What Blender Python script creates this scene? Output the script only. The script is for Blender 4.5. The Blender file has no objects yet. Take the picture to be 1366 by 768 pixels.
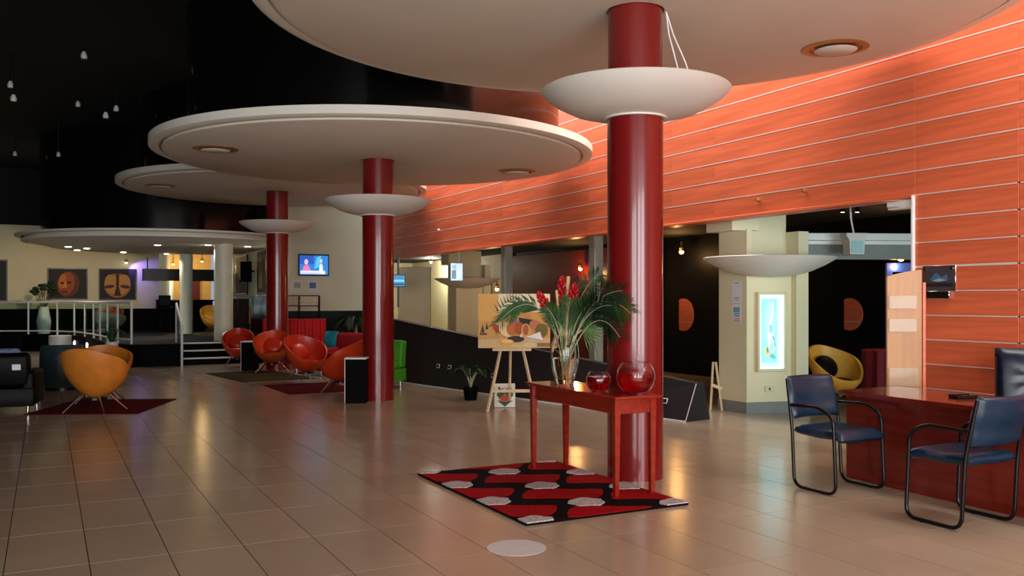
import bpy, bmesh, math, random
from mathutils import Vector, Matrix
random.seed(7)
PI = math.pi
S, C_ = 0.4602, 0.8878                      # sin / cos of the camera's heading against the building grid
def P(X, Z, z=0.0):                         # right/forward of the standpoint -> building grid (x across, y along the columns)
    return Vector((C_*X + S*Z, -S*X + C_*Z, z))
def face(dx, dz):                           # z rotation that turns a thing's front (-y) to a direction right/forward
    w = P(dx, dz); return math.atan2(w.y, w.x) + PI/2

scene = bpy.context.scene
col = scene.collection
# ------------------------------------------------------------------ camera
cd = bpy.data.cameras.new('camera'); cam = bpy.data.objects.new('camera', cd); col.objects.link(cam)
cam.location = (0, 0, 1.5); cam.rotation_euler = (PI/2, 0, -math.asin(S))
cd.sensor_width = 36; cd.lens = 1200/1366*36; cd.shift_y = 16/1366; cd.clip_end = 200
scene.camera = cam
# ------------------------------------------------------------------ world, light, exposure
w = bpy.data.worlds.new('world'); scene.world = w; w.use_nodes = True
w.node_tree.nodes['Background'].inputs[0].default_value = (0.75, 0.85, 1, 1)
w.node_tree.nodes['Background'].inputs[1].default_value = 0.4
vs = scene.view_settings
vs.view_transform = 'Standard'; vs.look = 'None'; vs.gamma = 1; vs.exposure = 0.15; vs.use_curve_mapping = False
def area(name, loc, rot, sx, sy, power, color):
    l = bpy.data.lights.new(name, 'AREA'); l.shape = 'RECTANGLE'; l.size = sx; l.size_y = sy
    l.energy = power; l.color = color
    o = bpy.data.objects.new(name, l); o.location = loc; o.rotation_euler = rot; col.objects.link(o); return o
def spot(name, loc, target, power, color, size=1.2, blend=0.6, r=0.04):
    l = bpy.data.lights.new(name, 'SPOT'); l.energy = power; l.color = color; l.spot_size = size; l.spot_blend = blend
    l.shadow_soft_size = r
    o = bpy.data.objects.new(name, l); o.location = loc
    o.rotation_euler = (Vector(target)-Vector(loc)).to_track_quat('-Z', 'Y').to_euler(); col.objects.link(o); return o
def point(name, loc, power, color, r=0.05):
    l = bpy.data.lights.new(name, 'POINT'); l.energy = power; l.color = color; l.shadow_soft_size = r
    o = bpy.data.objects.new(name, l); o.location = loc; col.objects.link(o); return o
WINX = (-6.4, -3.4, 0.6, 3.6)                # centres of the tall windows in the front wall
for wx in WINX:                              # daylight from the glazed side behind the standpoint
    area('window_front_offscreen', (wx, -4.85, 2.0), (PI/2, 0, 0), 2.2, 3.4, 330, (0.97, 0.98, 1.0))
area('ceiling_strip_offscreen', (7.1, 9.0, 5.5), (0, 0, 0), 0.9, 22, 900, (1.0, 0.93, 0.9))
area('entrance_right_offscreen', (9.6, 1.3, 1.6), (PI/2, 0, 0), 3.0, 2.4, 170, (0.75, 0.97, 1.0))

# ------------------------------------------------------------------ materials
def srgb(r, g, b):
    f = lambda v: (v/255/12.92) if v/255 <= .04045 else ((v/255+.055)/1.055)**2.4
    return (f(r), f(g), f(b))
M = {}
def mat(name, rgb, rough=0.5, metal=0.0, var=0.08, scale=6.0, stretch=(1, 1, 1), bump=0.0, coat=0.0, emit=None, estr=0.0,
        trans=0.0, ior=1.45, spec=0.5, alpha=1.0):
    m = bpy.data.materials.new(name); m.use_nodes = True; nt = m.node_tree; b = nt.nodes['Principled BSDF']
    c = srgb(*rgb)
    b.inputs['Roughness'].default_value = rough; b.inputs['Metallic'].default_value = metal
    b.inputs['Coat Weight'].default_value = coat; b.inputs['Coat Roughness'].default_value = 0.08
    b.inputs['Specular IOR Level'].default_value = spec
    b.inputs['Transmission Weight'].default_value = trans; b.inputs['IOR'].default_value = ior
    b.inputs['Alpha'].default_value = alpha
    tc = nt.nodes.new('ShaderNodeTexCoord'); mp = nt.nodes.new('ShaderNodeMapping'); mp.inputs['Scale'].default_value = stretch
    nz = nt.nodes.new('ShaderNodeTexNoise'); nz.inputs['Scale'].default_value = scale; nz.inputs['Detail'].default_value = 4
    nt.links.new(tc.outputs['Object'], mp.inputs[0]); nt.links.new(mp.outputs[0], nz.inputs['Vector'])
    rp = nt.nodes.new('ShaderNodeValToRGB')
    rp.color_ramp.elements[0].position = 0.3; rp.color_ramp.elements[1].position = 0.7
    rp.color_ramp.elements[0].color = (*[v*(1-var) for v in c], 1)
    rp.color_ramp.elements[1].color = (*[min(1, v*(1+var)) for v in c], 1)
    nt.links.new(nz.outputs[0], rp.inputs[0]); nt.links.new(rp.outputs[0], b.inputs['Base Color'])
    if bump:
        bp = nt.nodes.new('ShaderNodeBump'); bp.inputs['Strength'].default_value = bump; bp.inputs['Distance'].default_value = 0.01
        nt.links.new(nz.outputs[0], bp.inputs['Height']); nt.links.new(bp.outputs[0], b.inputs['Normal'])
    if emit:
        b.inputs['Emission Color'].default_value = (*srgb(*emit), 1); b.inputs['Emission Strength'].default_value = estr
    M[name] = m; return m
def wood(name, rgb, rough=0.35, var=0.25, along='y', coat=0.0, dens=1.0):
    st = {'x': (0.6, 9, 9), 'y': (9, 0.6, 9), 'z': (9, 9, 0.6)}[along]
    m = mat(name, rgb, rough, var=var, scale=2.2*dens, stretch=st, coat=coat)
    nt = m.node_tree; b = nt.nodes['Principled BSDF']
    oi = nt.nodes.new('ShaderNodeObjectInfo'); hs = nt.nodes.new('ShaderNodeHueSaturation')
    mr = nt.nodes.new('ShaderNodeMapRange'); mr.inputs['To Min'].default_value = 0.95; mr.inputs['To Max'].default_value = 1.05
    src = b.inputs['Base Color'].links[0].from_socket
    nt.links.new(oi.outputs['Random'], mr.inputs[0]); nt.links.new(mr.outputs[0], hs.inputs['Value'])
    nt.links.new(src, hs.inputs['Color']); nt.links.new(hs.outputs[0], b.inputs['Base Color'])
    return m
wood('wall_wood', (222, 108, 70), 0.34, 0.16, 'y')
wood('mahogany', (112, 30, 20), 0.22, 0.25, 'y', coat=0.5)
wood('table_wood', (140, 34, 16), 0.2, 0.22, 'y', coat=0.6)
wood('beech', (178, 118, 40), 0.3, 0.14, 'z')
wood('pine', (222, 196, 156), 0.5, 0.12, 'z')
wood('dark_red_wood', (96, 22, 12), 0.3, 0.2, 'y')
mat('disc_white', (226, 219, 204), 0.75, var=0.03, scale=1.5)
mat('rim_white', (232, 228, 214), 0.5, var=0.02)
mat('bowl_white', (226, 222, 212), 0.6, var=0.03, scale=2)
mat('column_red', (118, 19, 19), 0.27, var=0.05, scale=2, coat=0.4)
mat('black_ceiling', (8, 9, 8), 0.8, var=0.3, scale=0.6)
mat('black_gloss', (10, 9, 8), 0.12, var=0.3, scale=1.2)
mat('black_matte', (5, 5, 6), 0.65, var=0.25, scale=3, spec=0.08)
mat('black_wall', (7, 9, 14), 0.5, spec=0.12, var=0.2, scale=1)
mat('navy_wall', (14, 22, 38), 0.5, var=0.2, scale=1)
mat('cream', (232, 222, 184), 0.6, var=0.03, scale=1.2)
mat('cream_green', (226, 228, 204), 0.6, var=0.03, scale=1.2)
mat('column_cream', (224, 226, 202), 0.45, var=0.03, scale=2)
mat('plinth_grey', (128, 132, 126), 0.5, var=0.08, scale=5)
mat('post_grey', (140, 136, 124), 0.5, var=0.06)
mat('aluminium', (232, 222, 214), 0.4, metal=0.2, var=0.04)
mat('chrome', (210, 208, 205), 0.18, metal=1.0, var=0.03)
mat('black_metal', (18, 17, 18), 0.28, metal=0.3, var=0.1)
mat('white_paint', (236, 236, 232), 0.4, var=0.02)
mat('navy_leather', (12, 42, 64), 0.34, var=0.15, scale=14, bump=0.15)
mat('dark_navy_leather', (9, 18, 36), 0.3, var=0.2, scale=14, bump=0.15)
mat('orange_leather', (196, 58, 20), 0.34, var=0.1, scale=8, bump=0.05)
mat('rust_leather', (176, 74, 26), 0.36, var=0.1, scale=8, bump=0.05)
mat('red_leather', (190, 44, 24), 0.3, var=0.1, scale=8, bump=0.05)
mat('tan_leather', (206, 124, 42), 0.4, var=0.1, scale=8, bump=0.05)
mat('brown_leather', (112, 48, 22), 0.4, var=0.12, scale=8, bump=0.05)
mat('yellow_shell', (222, 160, 56), 0.4, var=0.1, scale=8)
mat('black_leather', (5, 7, 7), 0.5, spec=0.14, var=0.2, scale=12, bump=0.1)
mat('teal_leather', (46, 66, 72), 0.35, var=0.15, scale=8, bump=0.08)
mat('teal_fabric', (44, 164, 184), 0.7, var=0.1, scale=20)
mat('crimson_fabric', (150, 24, 30), 0.55, var=0.1, scale=20)
mat('red_cloth', (208, 26, 34), 0.7, var=0.1, scale=20)
mat('wine_cloth', (120, 14, 32), 0.7, var=0.1, scale=20)
mat('green_fabric', (78, 168, 40), 0.5, var=0.08, scale=12)
mat('cushion_blue', (110, 130, 170), 0.8, var=0.6, scale=22)
mat('rug_red', (150, 10, 16), 0.95, var=0.25, scale=60, bump=0.6, spec=0.1)
mat('rug_black', (16, 6, 8), 0.95, var=0.3, scale=60, bump=0.6, spec=0.1)
mat('rug_grey', (178, 170, 168), 0.95, var=0.45, scale=70, bump=0.9, spec=0.1)
mat('rug_dark_red', (88, 14, 20), 0.95, var=0.2, scale=40, bump=0.4, spec=0.1)
mat('rug_olive', (74, 66, 38), 0.95, var=0.2, scale=40, bump=0.4, spec=0.1)
mat('grille', (38, 34, 36), 0.5, var=0.2, scale=120, bump=0.3)
mat('glass', (255, 255, 255), 0.02, trans=1.0, ior=1.3, var=0)
mat('rail_glass', (200, 226, 220), 0.04, trans=1.0, ior=1.05, var=0.02)
mat('red_liquid', (196, 6, 22), 0.03, trans=0.85, ior=1.2, var=0)
mat('leaf', (34, 74, 26), 0.55, spec=0.3, var=0.35, scale=5)
mat('leaf_dark', (17, 40, 18), 0.55, spec=0.3, var=0.35, scale=5)
mat('leaf_light', (92, 130, 70), 0.4, var=0.3, scale=5)
mat('stem_pale', (170, 178, 140), 0.5, var=0.15, scale=9)
mat('bamboo', (206, 172, 110), 0.5, var=0.15, scale=9)
mat('flower_red', (176, 16, 28), 0.4, var=0.3, scale=40)
mat('paper', (232, 236, 240), 0.7, var=0.03)
mat('sticker', (206, 200, 200), 0.5, var=0.06, scale=14)
mat('cream_plastic', (224, 210, 170), 0.5, var=0.03)
mat('blue_frame', (24, 52, 170), 0.4, var=0.05)
mat('brass', (180, 140, 90), 0.35, metal=0.6, var=0.1)
mat('acrylic', (226, 206, 176), 0.12, var=0.03, alpha=0.28)
mat('terracotta', (150, 90, 60), 0.7, var=0.1)
mat('lamp_warm', (255, 200, 120), 0.5, emit=(255, 190, 100), estr=14)
mat('lamp_white', (255, 250, 240), 0.5, emit=(255, 246, 230), estr=9)
mat('bar_yellow', (222, 184, 112), 0.6, var=0.06)
mat('window_glass', (220, 235, 245), 0.05, trans=1.0, ior=1.1, var=0)
_flat = {}
def flat(rgb, emit=0.0, rough=0.6):
    k = (rgb, emit)
    if k not in _flat:
        _flat[k] = mat('print_%02x%02x%02x_%d' % (*rgb, int(emit*100)), rgb, rough, var=0.04, scale=20,
                       emit=rgb if emit else None, estr=emit)
    return _flat[k]

# tiled floor: every tile has a tone of its own
def tile_material():
    m = mat('floor_tile', (172, 153, 129), 0.2, var=0.06, scale=1.6, spec=0.6)
    nt = m.node_tree; b = nt.nodes['Principled BSDF']
    geo = nt.nodes.new('ShaderNodeNewGeometry'); dv = nt.nodes.new('ShaderNodeVectorMath'); dv.operation = 'DIVIDE'
    dv.inputs[1].default_value = (0.427, 0.854, 50)
    off = nt.nodes.new('ShaderNodeVectorMath'); off.operation = 'SUBTRACT'; off.inputs[1].default_value = (0.22, 4.8, -9)
    fl = nt.nodes.new('ShaderNodeVectorMath'); fl.operation = 'FLOOR'
    wn = nt.nodes.new('ShaderNodeTexWhiteNoise')
    nt.links.new(geo.outputs['Position'], off.inputs[0]); nt.links.new(off.outputs[0], dv.inputs[0])
    nt.links.new(dv.outputs[0], fl.inputs[0]); nt.links.new(fl.outputs[0], wn.inputs['Vector'])
    mr = nt.nodes.new('ShaderNodeMapRange'); mr.inputs['To Min'].default_value = 0.94; mr.inputs['To Max'].default_value = 1.05
    hs = nt.nodes.new('ShaderNodeHueSaturation'); src = b.inputs['Base Color'].links[0].from_socket
    nt.links.new(wn.outputs['Value'], mr.inputs[0]); nt.links.new(mr.outputs[0], hs.inputs['Value'])
    nt.links.new(src, hs.inputs['Color']); nt.links.new(hs.outputs[0], b.inputs['Base Color'])
    tc = [n for n in nt.nodes if n.type == 'MAPPING'][0]; nt.links.new(geo.outputs['Position'], tc.inputs[0])
    return m
tile_material()
mat('grout', (24, 18, 13), 0.9, spec=0.05)

# ------------------------------------------------------------------ mesh builder
class MB:
    def __init__(self): self.bm = bmesh.new(); self.mats = []; self.mi = 0
    def use(self, m):
        m = M[m] if isinstance(m, str) else m
        if m not in self.mats: self.mats.append(m)
        self.mi = self.mats.index(m); return self
    def _mark(self, n):
        self.bm.faces.ensure_lookup_table()
        for f in self.bm.faces[n:]: f.material_index = self.mi
    def faces(self, vs, fs, mx=None):
        n = len(self.bm.faces)
        bv = [self.bm.verts.new((mx @ Vector(v)) if mx else v) for v in vs]
        for f in fs:
            try: self.bm.faces.new([bv[i] for i in f])
            except ValueError: pass
        self._mark(n); return self
    def box(self, cx, cy, cz, sx, sy, sz, bev=0.0, rot=None, seg=1):
        b2 = bmesh.new(); bmesh.ops.create_cube(b2, size=1)
        bmesh.ops.scale(b2, vec=(sx, sy, sz), verts=b2.verts)
        if bev: bmesh.ops.bevel(b2, geom=list(b2.edges), offset=bev, segments=seg, profile=0.5, affect='EDGES')
        mx = Matrix.Translation((cx, cy, cz)) @ (rot.to_4x4() if rot else Matrix())
        b2.verts.index_update()
        self.faces([tuple(v.co) for v in b2.verts], [[v.index for v in f.verts] for f in b2.faces], mx); b2.free(); return self
    def lathe(self, prof, n=32, c=(0, 0, 0), closed=False, sx=1, sy=1, a0=0.0):
        vs, fs, k = [], [], len(prof)
        for i in range(n):
            a = a0 + 2*PI*i/n
            for r, z in prof: vs.append((c[0]+r*sx*math.cos(a), c[1]+r*sy*math.sin(a), c[2]+z))
        for i in range(n):
            j = (i+1) % n
            for q in range(k if closed else k-1):
                q2 = (q+1) % k
                fs.append([i*k+q, j*k+q, j*k+q2, i*k+q2])
        n0 = len(self.bm.faces); self.faces(vs, fs)
        bmesh.ops.remove_doubles(self.bm, verts=self.bm.verts, dist=1e-5); self._mark(n0); return self
    def tube(self, pts, r, n=8, cap=True):
        pts = [Vector(p) for p in pts]; rs = r if isinstance(r, (list, tuple)) else [r]*len(pts)
        vs, fs = [], []; up = None
        for i, p in enumerate(pts):
            d = (pts[min(i+1, len(pts)-1)] - pts[max(i-1, 0)]).normalized()
            if up is None: up = Vector((0, 0, 1)) if abs(d.z) < .9 else Vector((1, 0, 0))
            s = d.cross(up).normalized(); up = s.cross(d).normalized()
            for k in range(n):
                a = 2*PI*k/n; vs.append(tuple(p + (s*math.cos(a) + up*math.sin(a))*rs[i]))
        for i in range(len(pts)-1):
            for k in range(n):
                k2 = (k+1) % n; fs.append([i*n+k, i*n+k2, (i+1)*n+k2, (i+1)*n+k])
        if cap: fs.append(list(range(n))[::-1]); fs.append([(len(pts)-1)*n+k for k in range(n)])
        return self.faces(vs, fs)
    def prism(self, poly, z0, z1, mx=None):
        n = len(poly); vs = [(x, y, z0) for x, y in poly] + [(x, y, z1) for x, y in poly]
        fs = [list(range(n))[::-1], list(range(n, 2*n))] + [[i, (i+1) % n, n+(i+1) % n, n+i] for i in range(n)]
        return self.faces(vs, fs, mx)
    def ell(self, c, rx, ry, rz, n=12, m=8, rot=None):
        vs, fs = [], []
        for j in range(m+1):
            t = PI*j/m
            for i in range(n):
                a = 2*PI*i/n; v = Vector((rx*math.sin(t)*math.cos(a), ry*math.sin(t)*math.sin(a), rz*math.cos(t)))
                if rot: v = rot @ v
                vs.append(tuple(v + Vector(c)))
        for j in range(m):
            for i in range(n):
                i2 = (i+1) % n; fs.append([j*n+i, (j+1)*n+i, (j+1)*n+i2, j*n+i2])
        n0 = len(self.bm.faces); self.faces(vs, fs)
        bmesh.ops.remove_doubles(self.bm, verts=self.bm.verts, dist=1e-6); self._mark(n0); return self
    def build(self, name, m=None, parent=None, smooth=40, fix=True):
        me = bpy.data.meshes.new(name)
        if fix: bmesh.ops.recalc_face_normals(self.bm, faces=self.bm.faces)
        self.bm.to_mesh(me); self.bm.free()
        if m is not None and not self.mats: me.materials.append(M[m] if isinstance(m, str) else m)
        for x in self.mats: me.materials.append(x)
        if smooth:
            me.polygons.foreach_set('use_smooth', [True]*len(me.polygons)); me.set_sharp_from_angle(angle=math.radians(smooth))
        return link(name, me, parent)
def link(name, me, parent=None, loc=None, rot=None):
    o = bpy.data.objects.new(name, me); col.objects.link(o); o.parent = parent
    if loc is not None: o.location = loc
    if rot is not None: o.rotation_euler = rot
    return o
def tag(o, label, cat, group=None):
    o['label'] = label; o['category'] = cat
    if group: o['group'] = group
    return o
def thing(name, label, cat, loc=(0, 0, 0), rz=0.0, group=None):
    o = bpy.data.objects.new(name, None); o.empty_display_size = 0.1; col.objects.link(o)
    o.location = loc; o.rotation_euler = (0, 0, rz); return tag(o, label, cat, group)
def struct(o): o['kind'] = 'structure'; return o
def copy_tree(o, parent=None):
    c = o.copy(); col.objects.link(c); c.parent = parent
    for ch in list(o.children): copy_tree(ch, c)
    return c
def arc(cx, cy, r, a0, a1, n): return [(cx+r*math.cos(a0+(a1-a0)*i/n), cy+r*math.sin(a0+(a1-a0)*i/n)) for i in range(n+1)]
def ov(cx, cy, rx, ry, n=20, rot=0.0):
    out = []
    for i in range(n):
        a = 2*PI*i/n; x, y = rx*math.cos(a), ry*math.sin(a)
        out.append((cx+x*math.cos(rot)-y*math.sin(rot), cy+x*math.sin(rot)+y*math.cos(rot)))
    return out
def picture(name, w_, h_, shapes, parent, y=-0.001, emit=0.0, z0=0.0):
    """flat print: coloured polygons in 0..1 coordinates, facing -y, standing on z0, centred on x"""
    b = MB()
    for i, (rgb, poly) in enumerate(shapes):
        b.use(flat(rgb, emit))
        b.faces([((u-0.5)*w_, y-0.0004*i, z0+v*h_) for u, v in poly], [list(range(len(poly)))])
    return b.build(name, None, parent, smooth=0, fix=False)
RECT = [(0, 0), (1, 0), (1, 1), (0, 1)]
def rc(x0, y0, x1, y1): return [(x0, y0), (x1, y0), (x1, y1), (x0, y1)]

# ================================================================== SETTING
WX = 7.73                                   # face of the panelled wall
CEIL = 5.6
b = MB(); b.box(2, 13.5, -0.06, 20, 38, 0.112); floor = struct(b.build('floor', 'grout', smooth=0))
TW, TL, GAP = 0.427, 0.854, 0.0055
cells = []
for i in range(-20, 27):
    for j in range(-12, 33):
        cells.append((0.22+(i+.5)*TW, 4.8+(j+.5)*TL))
def frame_px(x, y):
    X, Z = C_*x - S*y, S*x + C_*y
    if Z < 1: return None
    return 683+1200*X/Z, 400+1800/Z, Z
vis, rest = [], []
for x, y in cells:
    q = frame_px(x, y)
    ok = q and -60 < q[0] < 1426 and q[1] < 800 and x < WX+1
    (vis if ok else rest).append((q[2] if q else 99, x, y))
vis.sort(); rest += vis[300:]; vis = vis[:300]
tb = MB(); tb.box(0, 0, -0.003, TW-GAP, TL-GAP, 0.006); t0 = tb.build('floor_tile', 'floor_tile', floor, smooth=0)
tm = t0.data; t0.location = (vis[0][1], vis[0][2], 0)
for _, x, y in vis[1:]: link('floor_tile', tm, floor, (x, y, 0))
rb = MB()
vs_, fs_ = [], []
for _, x, y in rest:
    k = len(vs_); hx, hy = (TW-GAP)/2, (TL-GAP)/2
    vs_ += [(x-hx, y-hy, 0), (x+hx, y-hy, 0), (x+hx, y+hy, 0), (x-hx, y+hy, 0)]; fs_.append([k, k+1, k+2, k+3])
rb.faces(vs_, fs_); r_ = rb.build('floor_tile_field', 'floor_tile', floor, smooth=0); r_['kind'] = 'stuff'

b = MB(); b.box(2, 13.5, CEIL+0.1, 20.5, 38.5, 0.2); struct(b.build('ceiling', 'black_ceiling', smooth=0))

# panelled wall on the right, with an opening between the far end and the pier
PZ = 0.24; HEAD = 2.55; Y0, Y1, YF = 5.06, 6.14, 21.4
b = MB()
b.box(WX+0.13, (Y1+YF)/2, (HEAD+0.02+CEIL)/2, 0.2, YF-Y1, CEIL-HEAD-0.02)
b.box(WX+0.13, (Y1-5)/2, CEIL/2, 0.2, Y1+5, CEIL)
wallr = struct(b.build('wall_right', 'dark_red_wood', smooth=0))
def panel(y0, y1, z0, z1):
    p = MB(); p.box(0, 0, 0, 0.03, y1-y0-0.003, z1-z0-0.012, bev=0.002)
    o = p.build('panel', 'wall_wood', wallr, smooth=0); o.location = (WX+0.014, (y0+y1)/2, (z0+z1)/2); return o
def strip(y0, y1, z, h=0.011):
    p = MB(); p.box(WX+0.012, (y0+y1)/2, z, 0.032, y1-y0, h); p.build('trim_strip', 'aluminium', wallr, smooth=0)
rows_up = int((CEIL-HEAD)/PZ)+1
secs = [Y1 + (YF-Y1)*k/5 for k in range(6)]
for r in range(rows_up):
    z0 = HEAD+PZ*r; z1 = min(z0+PZ, CEIL)
    if z1-z0 < .05: continue
    sh = 0.9 if r % 2 else 0
    cut = [Y1] + [y+sh for y in secs[1:-1]] + [YF]
    for a, c in zip(cut[:-1], cut[1:]): panel(a, c, z0, z1)
    panel(Y0, Y1, z0, z1); panel(0.2, Y0, z0, z1); panel(-4.9, 0.2, z0, z1)
    if r: strip(-4.9, YF, z0)
for r in range(11):
    z1 = HEAD-PZ*r; z0 = max(0.0, z1-PZ)
    if z1-z0 < .04: continue
    panel(Y0, Y1, z0, z1); panel(0.2, Y0, z0, z1); panel(-4.9, 0.2, z0, z1)
    strip(Y0+0.02, Y1, z1, 0.02 if r == 3 else 0.011); strip(-4.9, Y0-0.02, z1)
b = MB(); b.box(WX+0.1, (Y1+YF)/2, HEAD-0.006, 0.26, YF-Y1, 0.03, bev=0.004)
struct(b.build('trim_1', 'wall_wood'))['label'] = 'wooden lining under the panelled wall'
b = MB(); b.box(WX+0.1, Y1+0.012, HEAD/2, 0.27, 0.024, HEAD, bev=0.003); struct(b.build('trim_2', 'white_paint'))
for k in (1, 2):
    b = MB(); b.box(WX+0.12, 9.06+3.15*k, (HEAD-.02)/2, 0.17, 0.17, HEAD-.02, bev=0.008)
    tag(b.build('support_post', 'post_grey'), 'square grey post under the panelled wall, %s' % (
        'behind the palm bouquet', 'right behind the easel painting', 'beside the hanging screen')[k-1], 'post', 'posts under the panelled wall')

# corridor behind the opening
b = MB(); b.box(11.6, 16.2, CEIL/2, 0.2, 31, CEIL); struct(b.build('wall_corridor', 'black_wall', smooth=0))
b = MB(); b.box(11.44, 19.2, 1.35, 0.12, 6.4, 2.7); struct(b.build('wall_corridor_red', 'dark_red_wood', smooth=0))
b = MB(); b.box(9.7, 15.3, 2.84, 3.7, 28.8, 0.1); struct(b.build('ceiling_corridor', 'black_ceiling', smooth=0))
b = MB(); b.box(9.7, 29.7, CEIL/2, 3.9, 0.2, CEIL).box(11.46, 26.0, 1.4, 0.08, 7.2, 2.8).box(7.85, 26.5, CEIL/2, 0.1, 6.6, CEIL); struct(b.build('wall_corridor_end', 'cream', smooth=0))
b = MB(); b.box(9.75, 1.0, 1.4, 3.6, 0.12, 2.8); struct(b.build('wall_entrance', 'cream_green', smooth=0))

# back walls
b = MB(); b.box(6.5, 23.1, CEIL/2, 2.7, 0.2, CEIL); struct(b.build('wall_back', 'cream_green', smooth=0))
b = MB(); b.box(6.5, 22.97, 0.61, 2.5, 0.06, 1.22, bev=0.004); struct(b.build('baseboard_back', 'black_gloss'))
b = MB(); b.box(5.25, 27.7, CEIL/2, 0.2, 9.1, CEIL); struct(b.build('wall_alcove', 'cream_green', smooth=0))
b = MB(); b.box(-2.3, 32.1, 1.92, 11.3, 0.2, 3.84); struct(b.build('wall_masks', 'cream', smooth=0))
b = MB(); b.box(-2.3, 31.97, 0.61, 11.3, 0.06, 1.22); struct(b.build('baseboard_masks', 'black_matte'))
b = MB(); b.box(-1.4, 32.05, 4.72, 13, 0.3, 1.76); struct(b.build('wall_bulkhead', 'black_ceiling', smooth=0))
b = MB(); b.box(4.3, 34.6, 1.92, 2.2, 0.2, 3.84); struct(b.build('wall_bar', 'bar_yellow', smooth=0))
b = MB(); b.box(-8.1, 13.5, CEIL/2, 0.2, 38, CEIL); struct(b.build('wall_left', 'black_ceiling', smooth=0))
# front wall with tall windows, behind the standpoint
b = MB(); xs = [-8.2] + [v for wx in WINX for v in (wx-1.2, wx+1.2)] + [7.8]
for k in range(0, len(xs), 2): b.box((xs[k]+xs[k+1])/2, -5.05, CEIL/2, xs[k+1]-xs[k], 0.2, CEIL)
for wx in WINX: b.box(wx, -5.05, (3.8+CEIL)/2, 2.4, 0.2, CEIL-3.8); b.box(wx, -5.05, 0.1, 2.4, 0.2, 0.2)
struct(b.build('wall_front', 'cream', smooth=0))
for k, wx in enumerate(WINX):
    wf = MB(); wf.box(wx-1.17, -5.05, 2.0, 0.06, 0.12, 3.6).box(wx+1.17, -5.05, 2.0, 0.06, 0.12, 3.6).box(wx, -5.05, 3.77, 2.4, 0.12, 0.06).box(wx, -5.05, 0.23, 2.4, 0.12, 0.06).box(wx, -5.05, 2.0, 0.05, 0.1, 3.5)
    wo = struct(wf.build('window_%d' % (k+1), 'aluminium', smooth=0))
    for s in (-1, 1):
        g = MB(); g.box(wx+s*0.585, -5.07, 2.0, 1.1, 0.012, 3.46); g.build('pane', 'window_glass', wo, smooth=0)

# raised bar platform with steps
poly = [(5.1, 22.55), (5.1, 34.4), (-8, 34.4), (-8, 30.6), (-3, 30.4), (-0.6, 30.0), (0.5, 29.0), (0.95, 26.8), (1.15, 24.6), (1.3, 22.9), (1.5, 21.95), (1.9, 21.75), (2.8, 21.75), (2.8, 22.55)]
b = MB(); b.prism(poly, 0.0, 0.5); plat = struct(b.build('floor_platform', 'black_matte', smooth=0))
st = thing('platform_steps', 'three black steps with white nosings up to the bar platform', 'steps', (3.95, 21.86, 0))
for k in range(3):
    s_ = MB(); s_.box(0, 0.345-0.115*(2-k)*1.0+0.0, 0.085+0.166*k, 2.28, 0.69-0.23*k, 0.166, bev=0.004)
    so = s_.build('step', 'black_matte', st); so.location = (0, 0.115*(2-k)*1.0 - 0.0 + 0.115*k*1.0 - 0.115*(2-k)*0, 0)
for k in range(3):
    n_ = MB(); n_.box(0, 0.115*2*k + 0.0 - 0.01 + 0.115*(2-k)*0, 0.17+0.166*k-0.02, 2.28, 0.03, 0.035, bev=0.003); n_.build('nosing', 'white_paint', st)

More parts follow.
